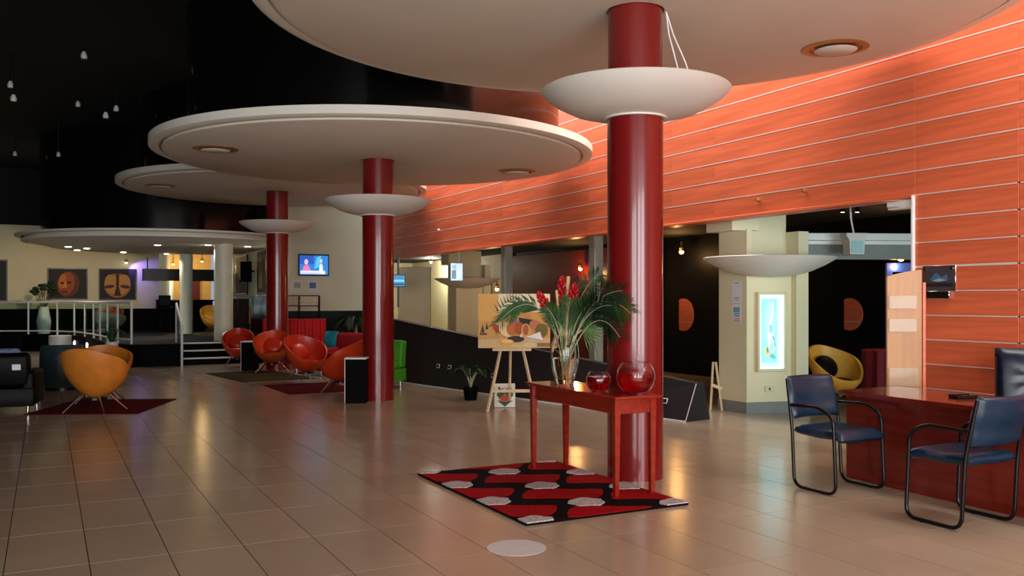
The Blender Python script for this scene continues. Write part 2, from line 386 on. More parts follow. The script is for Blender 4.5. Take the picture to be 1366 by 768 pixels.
# ================================================================== CEILING DISCS, COLUMNS, BOWLS
COLS = [(4.45, 6.31), (4.45, 12.97), (4.45, 19.63)]
DZ = [3.95, 3.60, 3.84]
BZ = [3.27, 3.00, 3.17]                     # rim heights of the bowls
CR = 0.236; R = 3.22
NM = ['over the console table', 'over the black pedestal box', 'over the orange tub chairs']
NC = ['beside the console table', 'behind the black pedestal box', 'behind the rust tub chair']
for k, ((cx, cy), dz, bz) in enumerate(zip(COLS, DZ, BZ)):
    d = thing('ceiling_disc', 'round off-white suspended ceiling disc %s' % NM[k], 'ceiling disc', (cx, cy, dz), 0, 'ceiling discs over the columns')
    p = MB(); p.lathe([(CR+0.012, 0), (3.0, 0), (3.04, 0.012), (3.04, 0.09), (CR+0.012, 0.09)], 96, closed=True); p.build('soffit', 'disc_white', d)
    p = MB(); p.lathe([(3.085, 0.03), (R-0.05, 0.03), (R, 0.05), (R, 0.15), (3.085, 0.15)], 96, closed=True); p.build('rim_ring', 'rim_white', d)
    p = MB(); p.lathe([(2.9, 0.092), (3.083, 0.092), (3.083, 0.16), (2.9, 0.16)], 96, closed=True); p.build('reveal_ring', 'disc_white', d)
    p = MB(); p.lathe([(2.72, 0.15), (2.72, CEIL-dz-0.01)], 64); p.build('drum', 'black_gloss', d)
    for s in (-1, 1):
        v = MB(); v.lathe([(0.30, 0.0), (0.31, -0.012), (0.25, -0.02), (0.235, 0.002), (0.235, 0.03)], 32, (s*2.36, 0, 0))
        vo = v.build('vent', 'brass', d)
        v = MB(); v.lathe([(0.0, -0.035), (0.185, -0.035), (0.2, -0.025), (0.185, -0.02), (0.0, -0.02)], 32, (s*2.36, 0, -0.004)); v.build('vent_plate', 'disc_white', vo)
        v = MB(); v.lathe([(0.0, -0.002), (0.235, -0.002)], 32, (s*2.36, 0, 0)); v.build('vent_throat', 'brass', vo)
    c = thing('column', 'round red column %s' % NC[k], 'column', (cx, cy, 0), 0, 'red columns in a row')
    p = MB(); p.lathe([(CR, 0.0), (CR, bz-0.19)], 48); p.build('shaft', 'column_red', c)
    p = MB(); p.lathe([(CR-0.006, bz-0.19), (CR-0.006, dz+0.06)], 48); p.build('upper_shaft', 'column_red', c)
    bo = thing('bowl_uplighter', 'shallow white bowl uplighter ringing the red column %s' % NC[k], 'light fixture', (cx, cy, bz), 0, 'bowl uplighters on the columns')
    pr = [(CR+0.004, -0.23), (0.40, -0.205), (0.55, -0.165), (0.68, -0.10), (0.76, -0.045), (0.80, 0.0), (0.79, 0.008), (0.74, -0.03), (0.66, -0.08), (0.52, -0.14), (0.38, -0.18), (CR+0.004, -0.20)]
    p = MB(); p.lathe(pr, 64, closed=True); p.build('bowl', 'bowl_white', bo)
    p = MB(); p.lathe([(CR+0.003, -0.24), (CR+0.03, -0.24), (CR+0.03, -0.19), (CR+0.003, -0.19)], 48, closed=True); p.build('collar', 'bowl_white', bo)
cb = thing('bowl_cable', 'two thin white cables from the ceiling disc into the column bowl', 'cable', (COLS[0][0], COLS[0][1], 0))
for s in (0, 1):
    q = [Vector((0.235, -0.12, DZ[0]-0.001)), Vector((0.25+0.05*s, -0.14, DZ[0]-0.2)), Vector((0.30+0.10*s, -0.17, DZ[0]-0.42)), Vector((0.40+0.14*s, -0.2, BZ[0]-0.12))]
    b = MB(); b.tube(q, 0.007, 6); b.build('cable', 'white_paint', cb)

# canopy over the bar platform
cn = thing('bar_canopy', 'wide round white-edged canopy over the bar platform', 'canopy', (2.96, 25.6, 0))
p = MB(); p.lathe([(0, 2.86), (2.9, 2.86), (3.45, 3.02), (3.45, 3.1), (0, 3.1)], 80); p.build('soffit', 'disc_white', cn)
p = MB(); p.lathe([(3.5, 3.08), (3.66, 3.09), (3.66, 3.14), (3.5, 3.14)], 80, closed=True); p.build('rim_ring', 'rim_white', cn)
p = MB(); p.lathe([(3.45, 2.96), (3.52, 2.97), (3.52, 3.02), (3.45, 3.02)], 80, closed=True); p.build('lower_ring', 'rim_white', cn)
p = MB(); p.lathe([(3.1, 3.1), (3.1, CEIL-0.01)], 40); p.build('drum', 'black_gloss', cn)
for k, (ax, ay) in enumerate([(-2.2, 1.6), (-2.0, 0.6), (-2.45, 0.0), (-0.5, -1.8), (0.6, -2.4), (1.6, -2.2), (-1.0, 2.2), (0.2, 2.6)]):
    p = MB(); p.lathe([(0, -0.004), (0.05, -0.004), (0.07, -0.012), (0.075, 0)], 16, (ax, ay, 2.86)); p.build('downlight', 'lamp_white', cn)
    spot('canopy_lamp_beam', (2.96+ax, 25.6+ay, 2.83), (2.96+ax, 25.6+ay, 0), 40, (1, 0.93, 0.82), 2.6)
spot('canopy_lamp_beam', (0.76, 27.2, 2.82), (0.6, 31.9, 2.0), 150, (1, 0.72, 0.4), 1.1)
def small_lamp(name, label, loc, lens, light, group=None):
    t = thing(name, label, 'lamp', loc, 0, group)
    p = MB(); p.lathe([(0, 0.0), (0.05, 0.0), (0.055, 0.05), (0.02, 0.09), (0, 0.09)], 14); p.build('can', 'brass', t)
    p = MB(); p.ell((0, 0, -0.012), 0.04, 0.04, 0.025, 12, 8); p.build('bulb', lens, t)
    if loc[1] < 32 and loc[1] > 31: p = MB(); p.tube([(0, 0.03, 0.05), (0, 0.149, 0.05)], 0.015, 8); p.build('wall_bracket', 'brass', t)
    else: p = MB(); p.tube([(0, 0, 0.085), (0, 0, (2.79 if loc[1] < 31 else CEIL)-loc[2])], 0.012, 8); p.build('stem', 'black_metal', t)
    light()
small_lamp('accent_spotlight', 'small bright spotlight on the wall beside the violet glow', (2.33, 31.85, 2.73), 'lamp_white',
           lambda: spot('accent_beam', (2.36, 31.72, 2.68), (3.0, 31.99, 2.25), 55, (0.2, 0.14, 1.0), 1.7))
small_lamp('bar_ceiling_lamp', 'warm ceiling lamp above the drinks fridge in the bar', (3.96, 33.4, 2.76), 'lamp_warm',
           lambda: point('bar_lamp_glow', (3.96, 33.4, 2.66), 35, (1, 0.68, 0.3)), 'warm lamps in the bar')
small_lamp('bar_ceiling_lamp', 'warm ceiling lamp near the alcove wall of the bar', (4.85, 32.9, 2.86), 'lamp_warm',
           lambda: point('bar_lamp_glow', (4.85, 32.9, 2.76), 35, (1, 0.68, 0.3)), 'warm lamps in the bar')
small_lamp('corridor_ceiling_lamp', 'small white ceiling lamp above the cream partition in the corridor', (10.76, 26.3, 2.70), 'lamp_white',
           lambda: point('corridor_ceiling_lamp_glow', (10.76, 26.3, 2.58), 90, (1.0, 0.93, 0.75)))
# cream columns on the platform
for k, (cx, cy, r, top) in enumerate([(3.9, 23.0, 0.225, 2.95), (3.7, 28.15, 0.185, 2.86), (3.6, 33.0, 0.19, 3.3)]):
    p = MB(); p.lathe([(0, 0), (r, 0), (r, top-0.501), (0, top-0.501)], 32)
    o = p.build('cream_column', 'column_cream'); o.location = (cx, cy, 0.5)
    tag(o, ['thick round cream column at the head of the platform steps', 'round cream column behind the stair handrail', 'slim round cream column beside the blue-lit wall'][k], 'column', 'cream columns on the bar platform')

# ================================================================== CORRIDOR PILLARS
def pillar(ox, off, label, lit):
    t = thing('corridor_pillar', label, 'pillar', (8.2+ox, 9.1+off, 0), 0, 'cream corridor pillars')
    body = [(0, 0), (0.60, -0.13), (0.64, -0.05), (0.72, -0.07), (0.72, -0.16), (0.90, -0.2), (1.05, 0.0), (1.05, 0.65), (0.1, 0.65), (0, 0.55)]
    p = MB(); p.prism(body, 0.14, 2.02); p.build('shaft', 'cream', t, smooth=0)
    p = MB(); p.prism([(-0.012, -0.008), (0.61, -0.145), (0.92, -0.215), (1.065, -0.01), (1.065, 0.66), (0.09, 0.66), (-0.012, 0.56)], 0, 0.15); p.build('plinth', 'plinth_grey', t, smooth=0)
    p = MB(); p.prism([(0, 0), (0.08, -0.02), (0.08, 0.55), (0, 0.55)], 2.02, 2.44); p.prism([(0.08, 0.2), (0.75, 0.06), (0.75, 0.5), (0.08, 0.55)], 2.02, 2.785)
    p.prism([(0.75, -0.17), (0.90, -0.2), (0.90, 0.3), (0.75, 0.3)], 2.02, 2.42); p.build('neck', 'cream', t, smooth=0)
    p = MB(); p.prism([(-0.16, 0.1), (0.16, -0.06), (0.16, 0.6), (-0.16, 0.62)], 2.42, 2.785); p.build('capital', 'cream', t, smooth=0)
    bo = thing('pillar_bowl_uplighter', 'shallow white bowl uplighter on the cream pillar %s' % lit, 'light fixture', (8.2+ox+0.25, 9.1+off-0.15, 2.05), 0, 'bowl uplighters on the pillars')
    p = MB(); p.lathe([(0, -0.25), (0.3, -0.235), (0.52, -0.18), (0.7, -0.10), (0.82, -0.03), (0.86, 0.0), (0.84, 0.01), (0.8, -0.015), (0.6, -0.10), (0.3, -0.17), (0, -0.18)], 56); p.build('bowl', 'bowl_white', bo)
    p = MB(); p.lathe([(0, 0.02), (0.05, 0.02), (0.05, 0.09), (0.03, 0.1), (0, 0.1)], 12, (0.55, 0.3, 0)); p.build('lamp_cap', 'black_metal', bo)
    return t
pillar(0, 0, 'cream octagonal pillar with grey plinth and glowing picture box', 'with the glowing picture')
pillar(1.26, 12.3, 'distant cream pillar seen behind the hanging screen', 'behind the hanging screen')
# glowing picture box on the near pillar: front face runs from (8.2,9.1) to (8.8,8.97)
fa = math.atan2(-0.13, 0.60)
lb = thing('picture_lightbox', 'glowing cyan picture box in a cream frame on the pillar', 'light box', (8.2+0.335*math.cos(fa)+0.008, 9.1+0.335*math.sin(fa)-0.002, 0.555), fa)
p = MB()
for (x0, z0, sx, sz) in [(-0.20, 0.525, 0.035, 1.05), (0.20, 0.525, 0.035, 1.05), (0, 0.018, 0.4, 0.036), (0, 1.032, 0.4, 0.036)]: p.box(x0, -0.035, z0, sx, 0.07, sz, bev=0.006)
p.build('frame', 'cream', lb)
p = MB(); p.use(flat((214, 250, 252), 1.0)); p.box(0, -0.02, 0.525, 0.37, 0.03, 0.99); p.build('light_panel', None, lb, smooth=0)
sh = [((190, 240, 246), rc(0.03, 0.02, 0.86, 0.98)), ((140, 222, 234), rc(0.07, 0.08, 0.74, 0.95)), ((150, 226, 236), ov(0.42, 0.5, 0.34, 0.44)), ((170, 238, 244), ov(0.45, 0.62, 0.22, 0.3)),
      ((240, 254, 255), [(0.56, 0.92), (0.52, 0.8), (0.46, 0.7), (0.40, 0.62), (0.38, 0.54), (0.46, 0.52), (0.5, 0.62), (0.56, 0.74), (0.6, 0.9)]),
      ((104, 190, 196), [(0.40, 0.6), (0.44, 0.52), (0.5, 0.46), (0.52, 0.56), (0.46, 0.6)]),
      ((232, 252, 252), [(0.34, 0.5), (0.5, 0.48), (0.62, 0.4), (0.66, 0.3), (0.58, 0.2), (0.54, 0.22), (0.6, 0.31), (0.54, 0.4), (0.46, 0.42), (0.44, 0.3), (0.38, 0.24), (0.36, 0.4)]),
      ((86, 150, 150), [(0.5, 0.46), (0.62, 0.42), (0.68, 0.32), (0.64, 0.26), (0.62, 0.36), (0.54, 0.43)]),
      ((214, 190, 110), [(0.2, 0.24), (0.3, 0.3), (0.4, 0.26), (0.46, 0.2), (0.36, 0.17), (0.22, 0.2)]),
      ((120, 140, 110), [(0.28, 0.27), (0.36, 0.3), (0.38, 0.22), (0.3, 0.21)]),
      ((110, 176, 182), [(0.4, 0.18), (0.56, 0.2), (0.7, 0.15), (0.62, 0.12), (0.46, 0.14)])]
picture('picture', 0.34, 0.96, sh, lb, y=-0.036, emit=0.75, z0=0.045)
no = thing('notice_sheet', 'white notice sheet with small blue print on the pillar', 'notice', (8.197, 9.29, 1.47), -PI/2)
p = MB(); p.box(0, -0.001, 0.14, 0.17, 0.002, 0.3); p.build('sheet', 'paper', no, smooth=0)
picture('print', 0.16, 0.28, [((232, 236, 240), RECT), ((90, 110, 150), rc(0.25, 0.9, 0.8, 0.93)), ((120, 140, 170), rc(0.2, 0.18, 0.85, 0.22)), ((140, 155, 180), rc(0.35, 0.08, 0.65, 0.12))], no, y=-0.003)
no = thing('notice_sheet', 'notice sheet with blue block and red lines low on the pillar', 'notice', (8.197, 9.29, 1.2), -PI/2)
p = MB(); p.box(0, -0.001, 0.12, 0.17, 0.002, 0.25); p.build('sheet', 'paper', no, smooth=0)
picture('print', 0.16, 0.24, [((232, 236, 240), RECT), ((120, 180, 210), rc(0.1, 0.55, 0.9, 0.85)), ((60, 120, 160), rc(0.2, 0.45, 0.9, 0.5)), ((50, 90, 110), rc(0.2, 0.34, 0.85, 0.39)), ((210, 110, 90), rc(0.2, 0.18, 0.9, 0.23)), ((206, 80, 64), rc(0.15, 0.06, 0.95, 0.11))], no, y=-0.003)
p = thing('socket_plate', 'small cream socket plate low on the pillar face', 'socket', (8.2+0.33*math.cos(fa), 9.1+0.33*math.sin(fa)-0.004, 0.32), fa)
q = MB(); q.box(0, -0.006, 0, 0.14, 0.012, 0.08, bev=0.004); q.build('plate', 'cream_plastic', p); q = MB(); q.box(0, -0.013, 0.0, 0.02, 0.006, 0.03); q.build('switch', 'black_metal', p)

# beam, bulkhead and fittings inside the corridor right of the pillar
bm_ = thing('ledge_beam', 'stepped white ledge beam crossing the corridor beside the pillar', 'beam', P(4.15, 12.55, 2.3), face(0.06, -1))
p = MB(); p.box(0.85, 0, 0.08, 1.9, 0.12, 0.10, bev=0.006); p.build('upper_ledge', 'white_paint', bm_)
p = MB(); p.box(0.85, 0.03, 0.0, 1.9, 0.1, 0.055, bev=0.006); p.build('lower_ledge', 'white_paint', bm_)
p = MB(); p.box(0.85, 0.07, -0.13, 1.9, 0.06, 0.2); p.build('fascia', 'plinth_grey', bm_)
bx_ = thing('corridor_light_box', 'pale blue-green box lamp with flared top on the ledge beam', 'light fixture', P(4.68, 12.32, 2.12), face(0.1, -1))
p = MB(); p.prism([(-0.10, 0), (0.10, 0), (0.11, 0.2), (0.15, 0.25), (0.15, 0.29), (-0.15, 0.29), (-0.15, 0.25), (-0.11, 0.2)], -0.1, 0.1, Matrix.Rotation(PI/2, 4, 'X')); p.build('body', 'bowl_white', bx_, smooth=0)
p = MB(); p.box(0, -0.103, 0.1, 0.17, 0.006, 0.17); p.use(flat((170, 214, 214))); p._mark(0); p.build('front_pane', None, bx_, smooth=0)
p = MB(); p.tube([(0.0, 0, 0.29), (-0.04, 0, 0.5), (-0.05, 0, 0.67)], 0.012, 6); p.build('hanger', 'aluminium', bx_)
for s in (-1, 1):
    t = thing('corridor_spotlight', 'small lit spotlight on the corridor ceiling above the box lamp', 'spotlight', P(4.68+0.1*s-0.06, 12.3, 2.70), 0, 'spotlights over the box lamp')
    p = MB(); p.lathe([(0, 0), (0.035, 0), (0.03, 0.07), (0.012, 0.085), (0.012, 0.089)], 12); p.build('can', 'black_metal', t)
    p = MB(); p.lathe([(0, -0.003), (0.026, -0.003)], 12); p.build('lens', 'lamp_white', t)
sd = thing('smoke_detector', 'cream smoke detector cone under the panelled wall opening', 'detector', P(4.3, 10.7, 2.66), 0)
p = MB(); p.lathe([(0, 0), (0.05, 0), (0.085, 0.09), (0.1, 0.1), (0.1, 0.13)], 24); p.build('cone', 'cream_plastic', sd)
el = thing('emergency_light', 'white slim emergency light box under the panelled opening', 'light fixture', (WX+0.06, 6.33, 2.46), 0)
p = MB(); p.box(0, 0, 0.022, 0.12, 0.32, 0.07, bev=0.012); p.build('housing', 'white_paint', el); p = MB(); p.box(0, 0, -0.022, 0.1, 0.3, 0.02, bev=0.004); p.build('diffuser', 'bowl_white', el)
bf = thing('blue_doorway_frame', 'bright blue frame glimpsed over the brochure panel', 'frame', P(5.76, 13.3, 0), face(-0.1, -1))
p = MB(); p.box(-0.18, 0, 0.96, 0.08, 0.08, 1.92).box(0.26, 0, 0.96, 0.16, 0.08, 1.92); p.build('jamb', 'blue_frame', bf, smooth=0); p = MB(); p.box(0.06, 0, 1.98, 0.56, 0.08, 0.13); p.build('lintel', 'blue_frame', bf, smooth=0)
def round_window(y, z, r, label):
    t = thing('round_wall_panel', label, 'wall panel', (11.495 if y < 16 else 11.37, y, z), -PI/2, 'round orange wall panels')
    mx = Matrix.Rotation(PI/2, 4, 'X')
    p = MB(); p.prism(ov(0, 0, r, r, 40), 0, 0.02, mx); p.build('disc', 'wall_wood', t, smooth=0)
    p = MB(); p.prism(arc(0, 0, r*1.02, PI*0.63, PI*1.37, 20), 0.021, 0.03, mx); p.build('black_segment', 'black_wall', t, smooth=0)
    p = MB(); p.box(0, -0.022, -r*0.45, r*1.7, 0.004, 0.008); p.build('trim_strip', 'aluminium', t, smooth=0)
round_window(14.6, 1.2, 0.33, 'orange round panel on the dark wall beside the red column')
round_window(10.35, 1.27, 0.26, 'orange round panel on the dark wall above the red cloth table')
def wall_lamp(loc, label, pw):
    t = thing('ceiling_lamp', label, 'lamp', loc, 0, 'warm corridor lamps')
    p = MB(); p.lathe([(0, 0.0), (0.04, 0), (0.05, 0.06), (0.02, 0.1), (0.02, 0.18)], 14); p.build('can', 'brass', t)
    p = MB(); p.ell((0, 0, -0.02), 0.045, 0.045, 0.04, 12, 8); p.build('bulb', 'lamp_warm', t)
    point('corridor_lamp_glow', (loc[0]-0.12, loc[1], loc[2]-0.14), pw, (1, 0.5, 0.16))
wall_lamp((11.2, 14.3, 2.47), 'warm bulb lamp on the dark corridor wall beside the red column', 22)
wall_lamp((11.2, 18.1, 2.25), 'warm bulb lamp behind the palm bouquet', 26)
wall_lamp(tuple(P(-0.35, 21.0, 1.77)), 'warm bulb lamp beside the grey post behind the painting', 12)
wall_lamp(tuple(P(5.75, 13.3, 2.13)), 'warm bulb lamp by the blue frame', 14)
# cream partition and screens far down the corridor
b = MB(); b.box(0, 0, 1.19, 0.86, 0.3, 2.38, bev=0.01); o = b.build('corridor_partition', 'cream'); o.location = P(-2.62, 24.2); o.rotation_euler.z = face(0, -1); tag(o, 'plain cream partition far down the corridor beside the red column', 'partition')
hs_ = thing('hanging_screen', 'small bright information screen hung under the panelled wall', 'screen', P(-1.18, 19.2, 1.9), face(0.25, -1))
p = MB(); p.box(0, 0.02, 0.2, 0.29, 0.04, 0.4, bev=0.006); p.build('housing', 'black_metal', hs_)
picture('display', 0.26, 0.37, [((190, 226, 246), RECT), ((110, 130, 150), rc(0.08, 0.1, 0.45, 0.6)), ((226, 240, 250), rc(0.5, 0.1, 0.95, 0.92)), ((150, 180, 200), rc(0.08, 0.66, 0.45, 0.9))], hs_, emit=0.7, z0=0.015)
p = MB(); p.tube([(0.05, 0.02, 0.4), (0.05, 0.02, 0.63)], 0.012, 8); p.build('drop_pole', 'aluminium', hs_)
ss = thing('wall_screen', 'small blue screen far along the corridor beside the red column', 'screen', P(-2.72, 21.5, 1.83), face(0.1, -1))
p = MB(); p.box(0, 0.02, 0.13, 0.34, 0.04, 0.3, bev=0.006); p.build('housing', 'black_metal', ss)
picture('display', 0.31, 0.26, [((70, 150, 200), RECT), ((150, 210, 236), rc(0.05, 0.4, 0.95, 0.6)), ((40, 90, 140), rc(0.05, 0.1, 0.95, 0.25))], ss, emit=0.6, z0=0.0)
p = MB(); p.box(0, 0.05, 0.13, 0.05, 0.05, 1.26); p.build('bracket', 'black_metal', ss, smooth=0)

# ================================================================== BLACK RAMP PARAPET
A, B_ = P(-2.1, 16.5), P(2.13, 11.05)
rd = (B_-A); L = rd.length; ra = math.atan2(rd.y, rd.x)
rp = thing('ramp_parapet', 'long black parapet sloping down to a low grey-faced end', 'parapet', A, ra)
def sect(x, h): return [(x, 0, 0), (x, 0.20, h), (x, 0.34, h), (x, 0.46, 0)]
def parapet(name, x0, h0, x1, h1, m, d=0.0):
    p = MB(); a, c = sect(x0, h0), sect(x1, h1)
    p.faces(a+c, [[0, 1, 2, 3], [7, 6, 5, 4], [0, 4, 5, 1], [1, 5, 6, 2], [2, 6, 7, 3], [3, 7, 4, 0]]); return p.build(name, m, rp, smooth=0)
HA, HB = 1.09, 0.46
parapet('long_panel', -0.6, HA+0.05, L-2.0, HB+(HA-HB)*2.0/L, 'grille')
parapet('end_panel', L-1.99, HB+(HA-HB)*1.99/L, L, HB, 'grille')
p = MB(); p.faces(sect(L+0.003, HB), [[0, 1, 2, 3]]); p.build('end_face', 'grille', rp, smooth=0)
p = MB(); p.tube([(L, 0.0, 0.004), (L, 0.2, HB)], 0.006, 6); p.build('edge_trim', 'aluminium', rp)
p = MB(); p.box((L-0.6)/2, -0.02, 0.008, L+0.6, 0.03, 0.016); p.build('floor_trim', 'white_paint', rp, smooth=0)
for x, h in ((1.25, 0.36), (1.6, 0.36), (2.85, 0.3), (L-0.42, 0.22)):
    hh = HA+(HB-HA)*x/L; tl = math.atan2(0.20, hh)
    e = MB(); e.box(0, 0, 0, 0.10, 0.008, 0.07, bev=0.003); o = e.build('badge_plate', 'paper', rp); o.location = (x, 0.2*h/hh-0.004, h); o.rotation_euler.x = -tl
    e = MB(); e.box(0, -0.005, 0, 0.075, 0.004, 0.045); s2 = e.build('badge_mark', 'navy_wall', o, smooth=0)

# ================================================================== CONSOLE TABLE, RUG, VASE, FISH BOWLS
rug = thing('patterned_rug', 'red and black shaggy rug with grey ovals under the console table', 'rug', (3.505, 6.235, 0))
p = MB(); p.box(0, 0, 0.009, 1.35, 1.97, 0.016, bev=0.004); p.build('pile', 'rug_black', rug)
for ci, ux in enumerate((-0.585, 0.015, 0.60)):
    for k in range(-2, 4):
        uy = (0.0 if ci == 1 else -0.32) + 0.66*k + 0.03
        # grey tufted oval
        def clip(poly): return [(max(-0.672, min(0.672, x)), max(-0.982, min(0.982, y))) for x, y in poly]
        if abs(uy) < 1.05:
            pol = clip([(ux+(0.135+0.012*math.sin(7*a))*math.cos(a), uy+(0.125+0.012*math.cos(5*a))*math.sin(a)) for a in [2*PI*i/28 for i in range(28)]])
            if max(x for x, _ in pol)-min(x for x, _ in pol) > .05 and max(y for _, y in pol)-min(y for _, y in pol) > .05:
                g = MB(); g.prism(pol, 0.016, 0.024); g.build('grey_oval', 'rug_grey', rug, smooth=0)
        vy = uy+0.33
        if abs(vy) < 1.05:
            n = 14; up = [(ux-0.35+0.70*i/n, vy+0.205*math.sin(PI*i/n)**0.7+0.07*math.sin(2*PI*i/n)) for i in range(n+1)]
            dn = [(ux+0.35-0.70*i/n, vy-0.19*math.sin(PI*i/n)**0.7-0.07*math.sin(2*PI*i/n)) for i in range(1, n)]
            pol = clip(up+dn)
            if max(y for _, y in pol)-min(y for _, y in pol) > .05 and max(x for x, _ in pol)-min(x for x, _ in pol) > .05:
                g = MB(); g.prism(pol, 0.0155, 0.0195); g.build('red_wave', 'rug_red', rug, smooth=0)
tb = thing('console_table', 'narrow glossy red-brown console table on the patterned rug', 'table', (3.985, 6.31, 0.0185))
p = MB(); p.box(0, 0, 0.745, 0.43, 1.42, 0.022, bev=0.004); p.build('table_top', 'table_wood', tb)
for sx in (-1, 1):
    p = MB(); p.box(sx*0.165, 0, 0.675, 0.02, 1.25, 0.115, bev=0.003); p.build('apron', 'table_wood', tb)
    for sy in (-1, 1):
        p = MB(); a_, c_ = 0.026, 0.017
        vs_ = [(i*c_, j*c_, 0) for i, j in ((-1, -1), (1, -1), (1, 1), (-1, 1))] + [(i*a_, j*a_, 0.734) for i, j in ((-1, -1), (1, -1), (1, 1), (-1, 1))]
        p.faces([(x+sx*0.165, y+sy*0.645, z) for x, y, z in vs_], [[3, 2, 1, 0], [4, 5, 6, 7], [0, 1, 5, 4], [1, 2, 6, 5], [2, 3, 7, 6], [3, 0, 4, 7]]); p.build('leg', 'table_wood', tb, smooth=0)
for sy in (-1, 1):
    p = MB(); p.box(0, sy*0.645, 0.675, 0.28, 0.02, 0.115, bev=0.003); p.build('apron', 'table_wood', tb)
TT = 0.0185+0.757
va = thing('glass_vase', 'tall clear barrel vase with water on the console table', 'vase', (4.0, 6.72, TT))
p = MB(); p.lathe([(0, 0.0), (0.075, 0.0), (0.085, 0.03), (0.115, 0.14), (0.127, 0.24), (0.118, 0.34), (0.09, 0.42), (0.084, 0.42), (0.111, 0.34), (0.12, 0.24), (0.108, 0.14), (0.078, 0.045), (0, 0.04)], 40); p.build('body', 'glass', va)
p = MB(); p.lathe([(0, 0.046), (0.076, 0.048), (0.105, 0.14), (0.116, 0.22), (0, 0.22)], 32); p.use('glass'); p._mark(0); p.build('water', None, va)

bq = thing('palm_bouquet', 'palm fronds with red ginger flowers and bamboo in the vase', 'bouquet', (4.0, 6.72, TT+0.05))
def frond(parent, base, d0, d1, ln, leaf_len, n, m, droop=0.25, name='palm_frond', wid=0.012, fan=1.0, start=0.35):
    d0, d1 = Vector(d0), Vector(d1); b = MB(); pts = []
    for i in range(13):
        t = i/12; pts.append(Vector(base) + d0*ln*t*(1-t*0.5) + d1*ln*t*t*0.6 - Vector((0, 0, droop*ln*t*t*0.5)))
    b.use('stem_pale'); b.tube(pts, [0.007-0.005*i/12 for i in range(13)], 5)
    b.use(m)
    for i in range(n):
        t = start+(1-start)*i/(n-1); q = t*12; k = min(int(q), 11); p0 = pts[k].lerp(pts[k+1], q-k)
        tg = (pts[k+1]-pts[k]).normalized(); sd_ = tg.cross(Vector((0, 0, 1)))
        if sd_.length < .1: sd_ = Vector((1, 0, 0))
        sd_.normalize(); up = sd_.cross(tg)
        ll = leaf_len*(0.55+0.45*math.sin(PI*min(1, (t-start)/(1-start)*0.8+0.2)))
        for s in (-1, 1):
            di = (tg*(0.55+0.6*t*fan) + sd_*s + up*random.uniform(0.0, 0.35)).normalized()
            e = p0+di*ll - Vector((0, 0, ll*0.22)); mid = p0+di*ll*0.5
            nrm = di.cross(up).normalized()*wid
            b.faces([p0-nrm*.3, p0+nrm*.3, mid+nrm+Vector((0, 0, .004)), e, mid-nrm+Vector((0, 0, .004))], [[0, 1, 2, 3, 4]])
    return b.build(name, None, parent, smooth=0, fix=False)
def cdir(x, z_, up): v = P(x, z_); return (v.x, v.y, up)
def bez_frond(ctrl, tip, m, leaf_len=0.2, n=30, dz0=0.0, dz1=0.0):
    a, c_, e_ = Vector((0, 0, 0.05)), Vector(cdir(ctrl[0], dz0, ctrl[1]-0.05)), Vector(cdir(tip[0], dz1, tip[1]-0.05))
    pts = [a*(1-t)**2 + c_*2*t*(1-t) + e_*t*t for t in [i/16 for i in range(17)]]
    b = MB(); b.use('stem_pale'); b.tube(pts, [0.006-0.0045*i/16 for i in range(17)], 5); b.use(m)
    view = P(0, -1).normalized()
    for i in range(n):
        t = 0.5+0.5*i/(n-1); q = t*16; k = min(int(q), 15); p0 = pts[k].lerp(pts[k+1], q-k); tg = (pts[k+1]-pts[k]).normalized()
        sd_ = tg.cross(view).normalized()
        ll = leaf_len*(0.5+0.5*math.sin(PI*min(1.0, 0.25+0.75*i/(n-1))))*random.uniform(0.85, 1.1)
        for s in (-1, 1):
            di = (tg*0.9 + sd_*s*0.85 + view*random.uniform(-0.35, 0.45)).normalized(); e = p0+di*ll-Vector((0, 0, 0.18*ll)); mid = p0+di*ll*0.5
            nr = di.cross(view).normalized()*random.uniform(0.003, 0.0048)
            b.faces([p0-nr*.3, p0+nr*.3, mid+nr, e, mid-nr], [[0, 1, 2, 3, 4]])
    b.build('palm_frond', None, bq, smooth=0, fix=False)
for args in [((-0.18, 1.02), (-0.60, 0.50), 'leaf', 0.17, 34, 0.05, 0.1), ((0.05, 0.75), (0.30, 0.95), 'leaf', 0.20, 30, 0.1, 0.1), ((0.2, 0.95), (0.50, 0.62), 'leaf', 0.22, 34, -0.2, -0.5),
             ((0.22, 0.8), (0.42, 0.42), 'leaf_dark', 0.2, 30, -0.2, -0.48), ((0.02, 0.65), (0.14, 0.88), 'leaf_dark', 0.2, 28, 0.1, 0.15), ((0.14, 0.8), (0.44, 0.80), 'leaf_dark', 0.22, 34, -0.18, -0.5), ((0.12, 0.7), (0.36, 0.68), 'leaf_dark', 0.22, 32, -0.15, -0.4),
             ((0.05, 0.6), (0.22, 0.70), 'leaf', 0.2, 30, -0.08, -0.15), ((-0.04, 0.55), (-0.16, 0.66), 'leaf', 0.16, 26, -0.06, -0.1), ((0.0, 0.5), (0.04, 0.72), 'leaf', 0.18, 26, -0.04, -0.08), ((0.1, 0.6), (0.32, 0.58), 'leaf_dark', 0.2, 30, 0.0, 0.05), ((-0.02, 0.5), (-0.10, 0.58), 'leaf', 0.16, 24, 0.05, 0.12)]: bez_frond(*args)
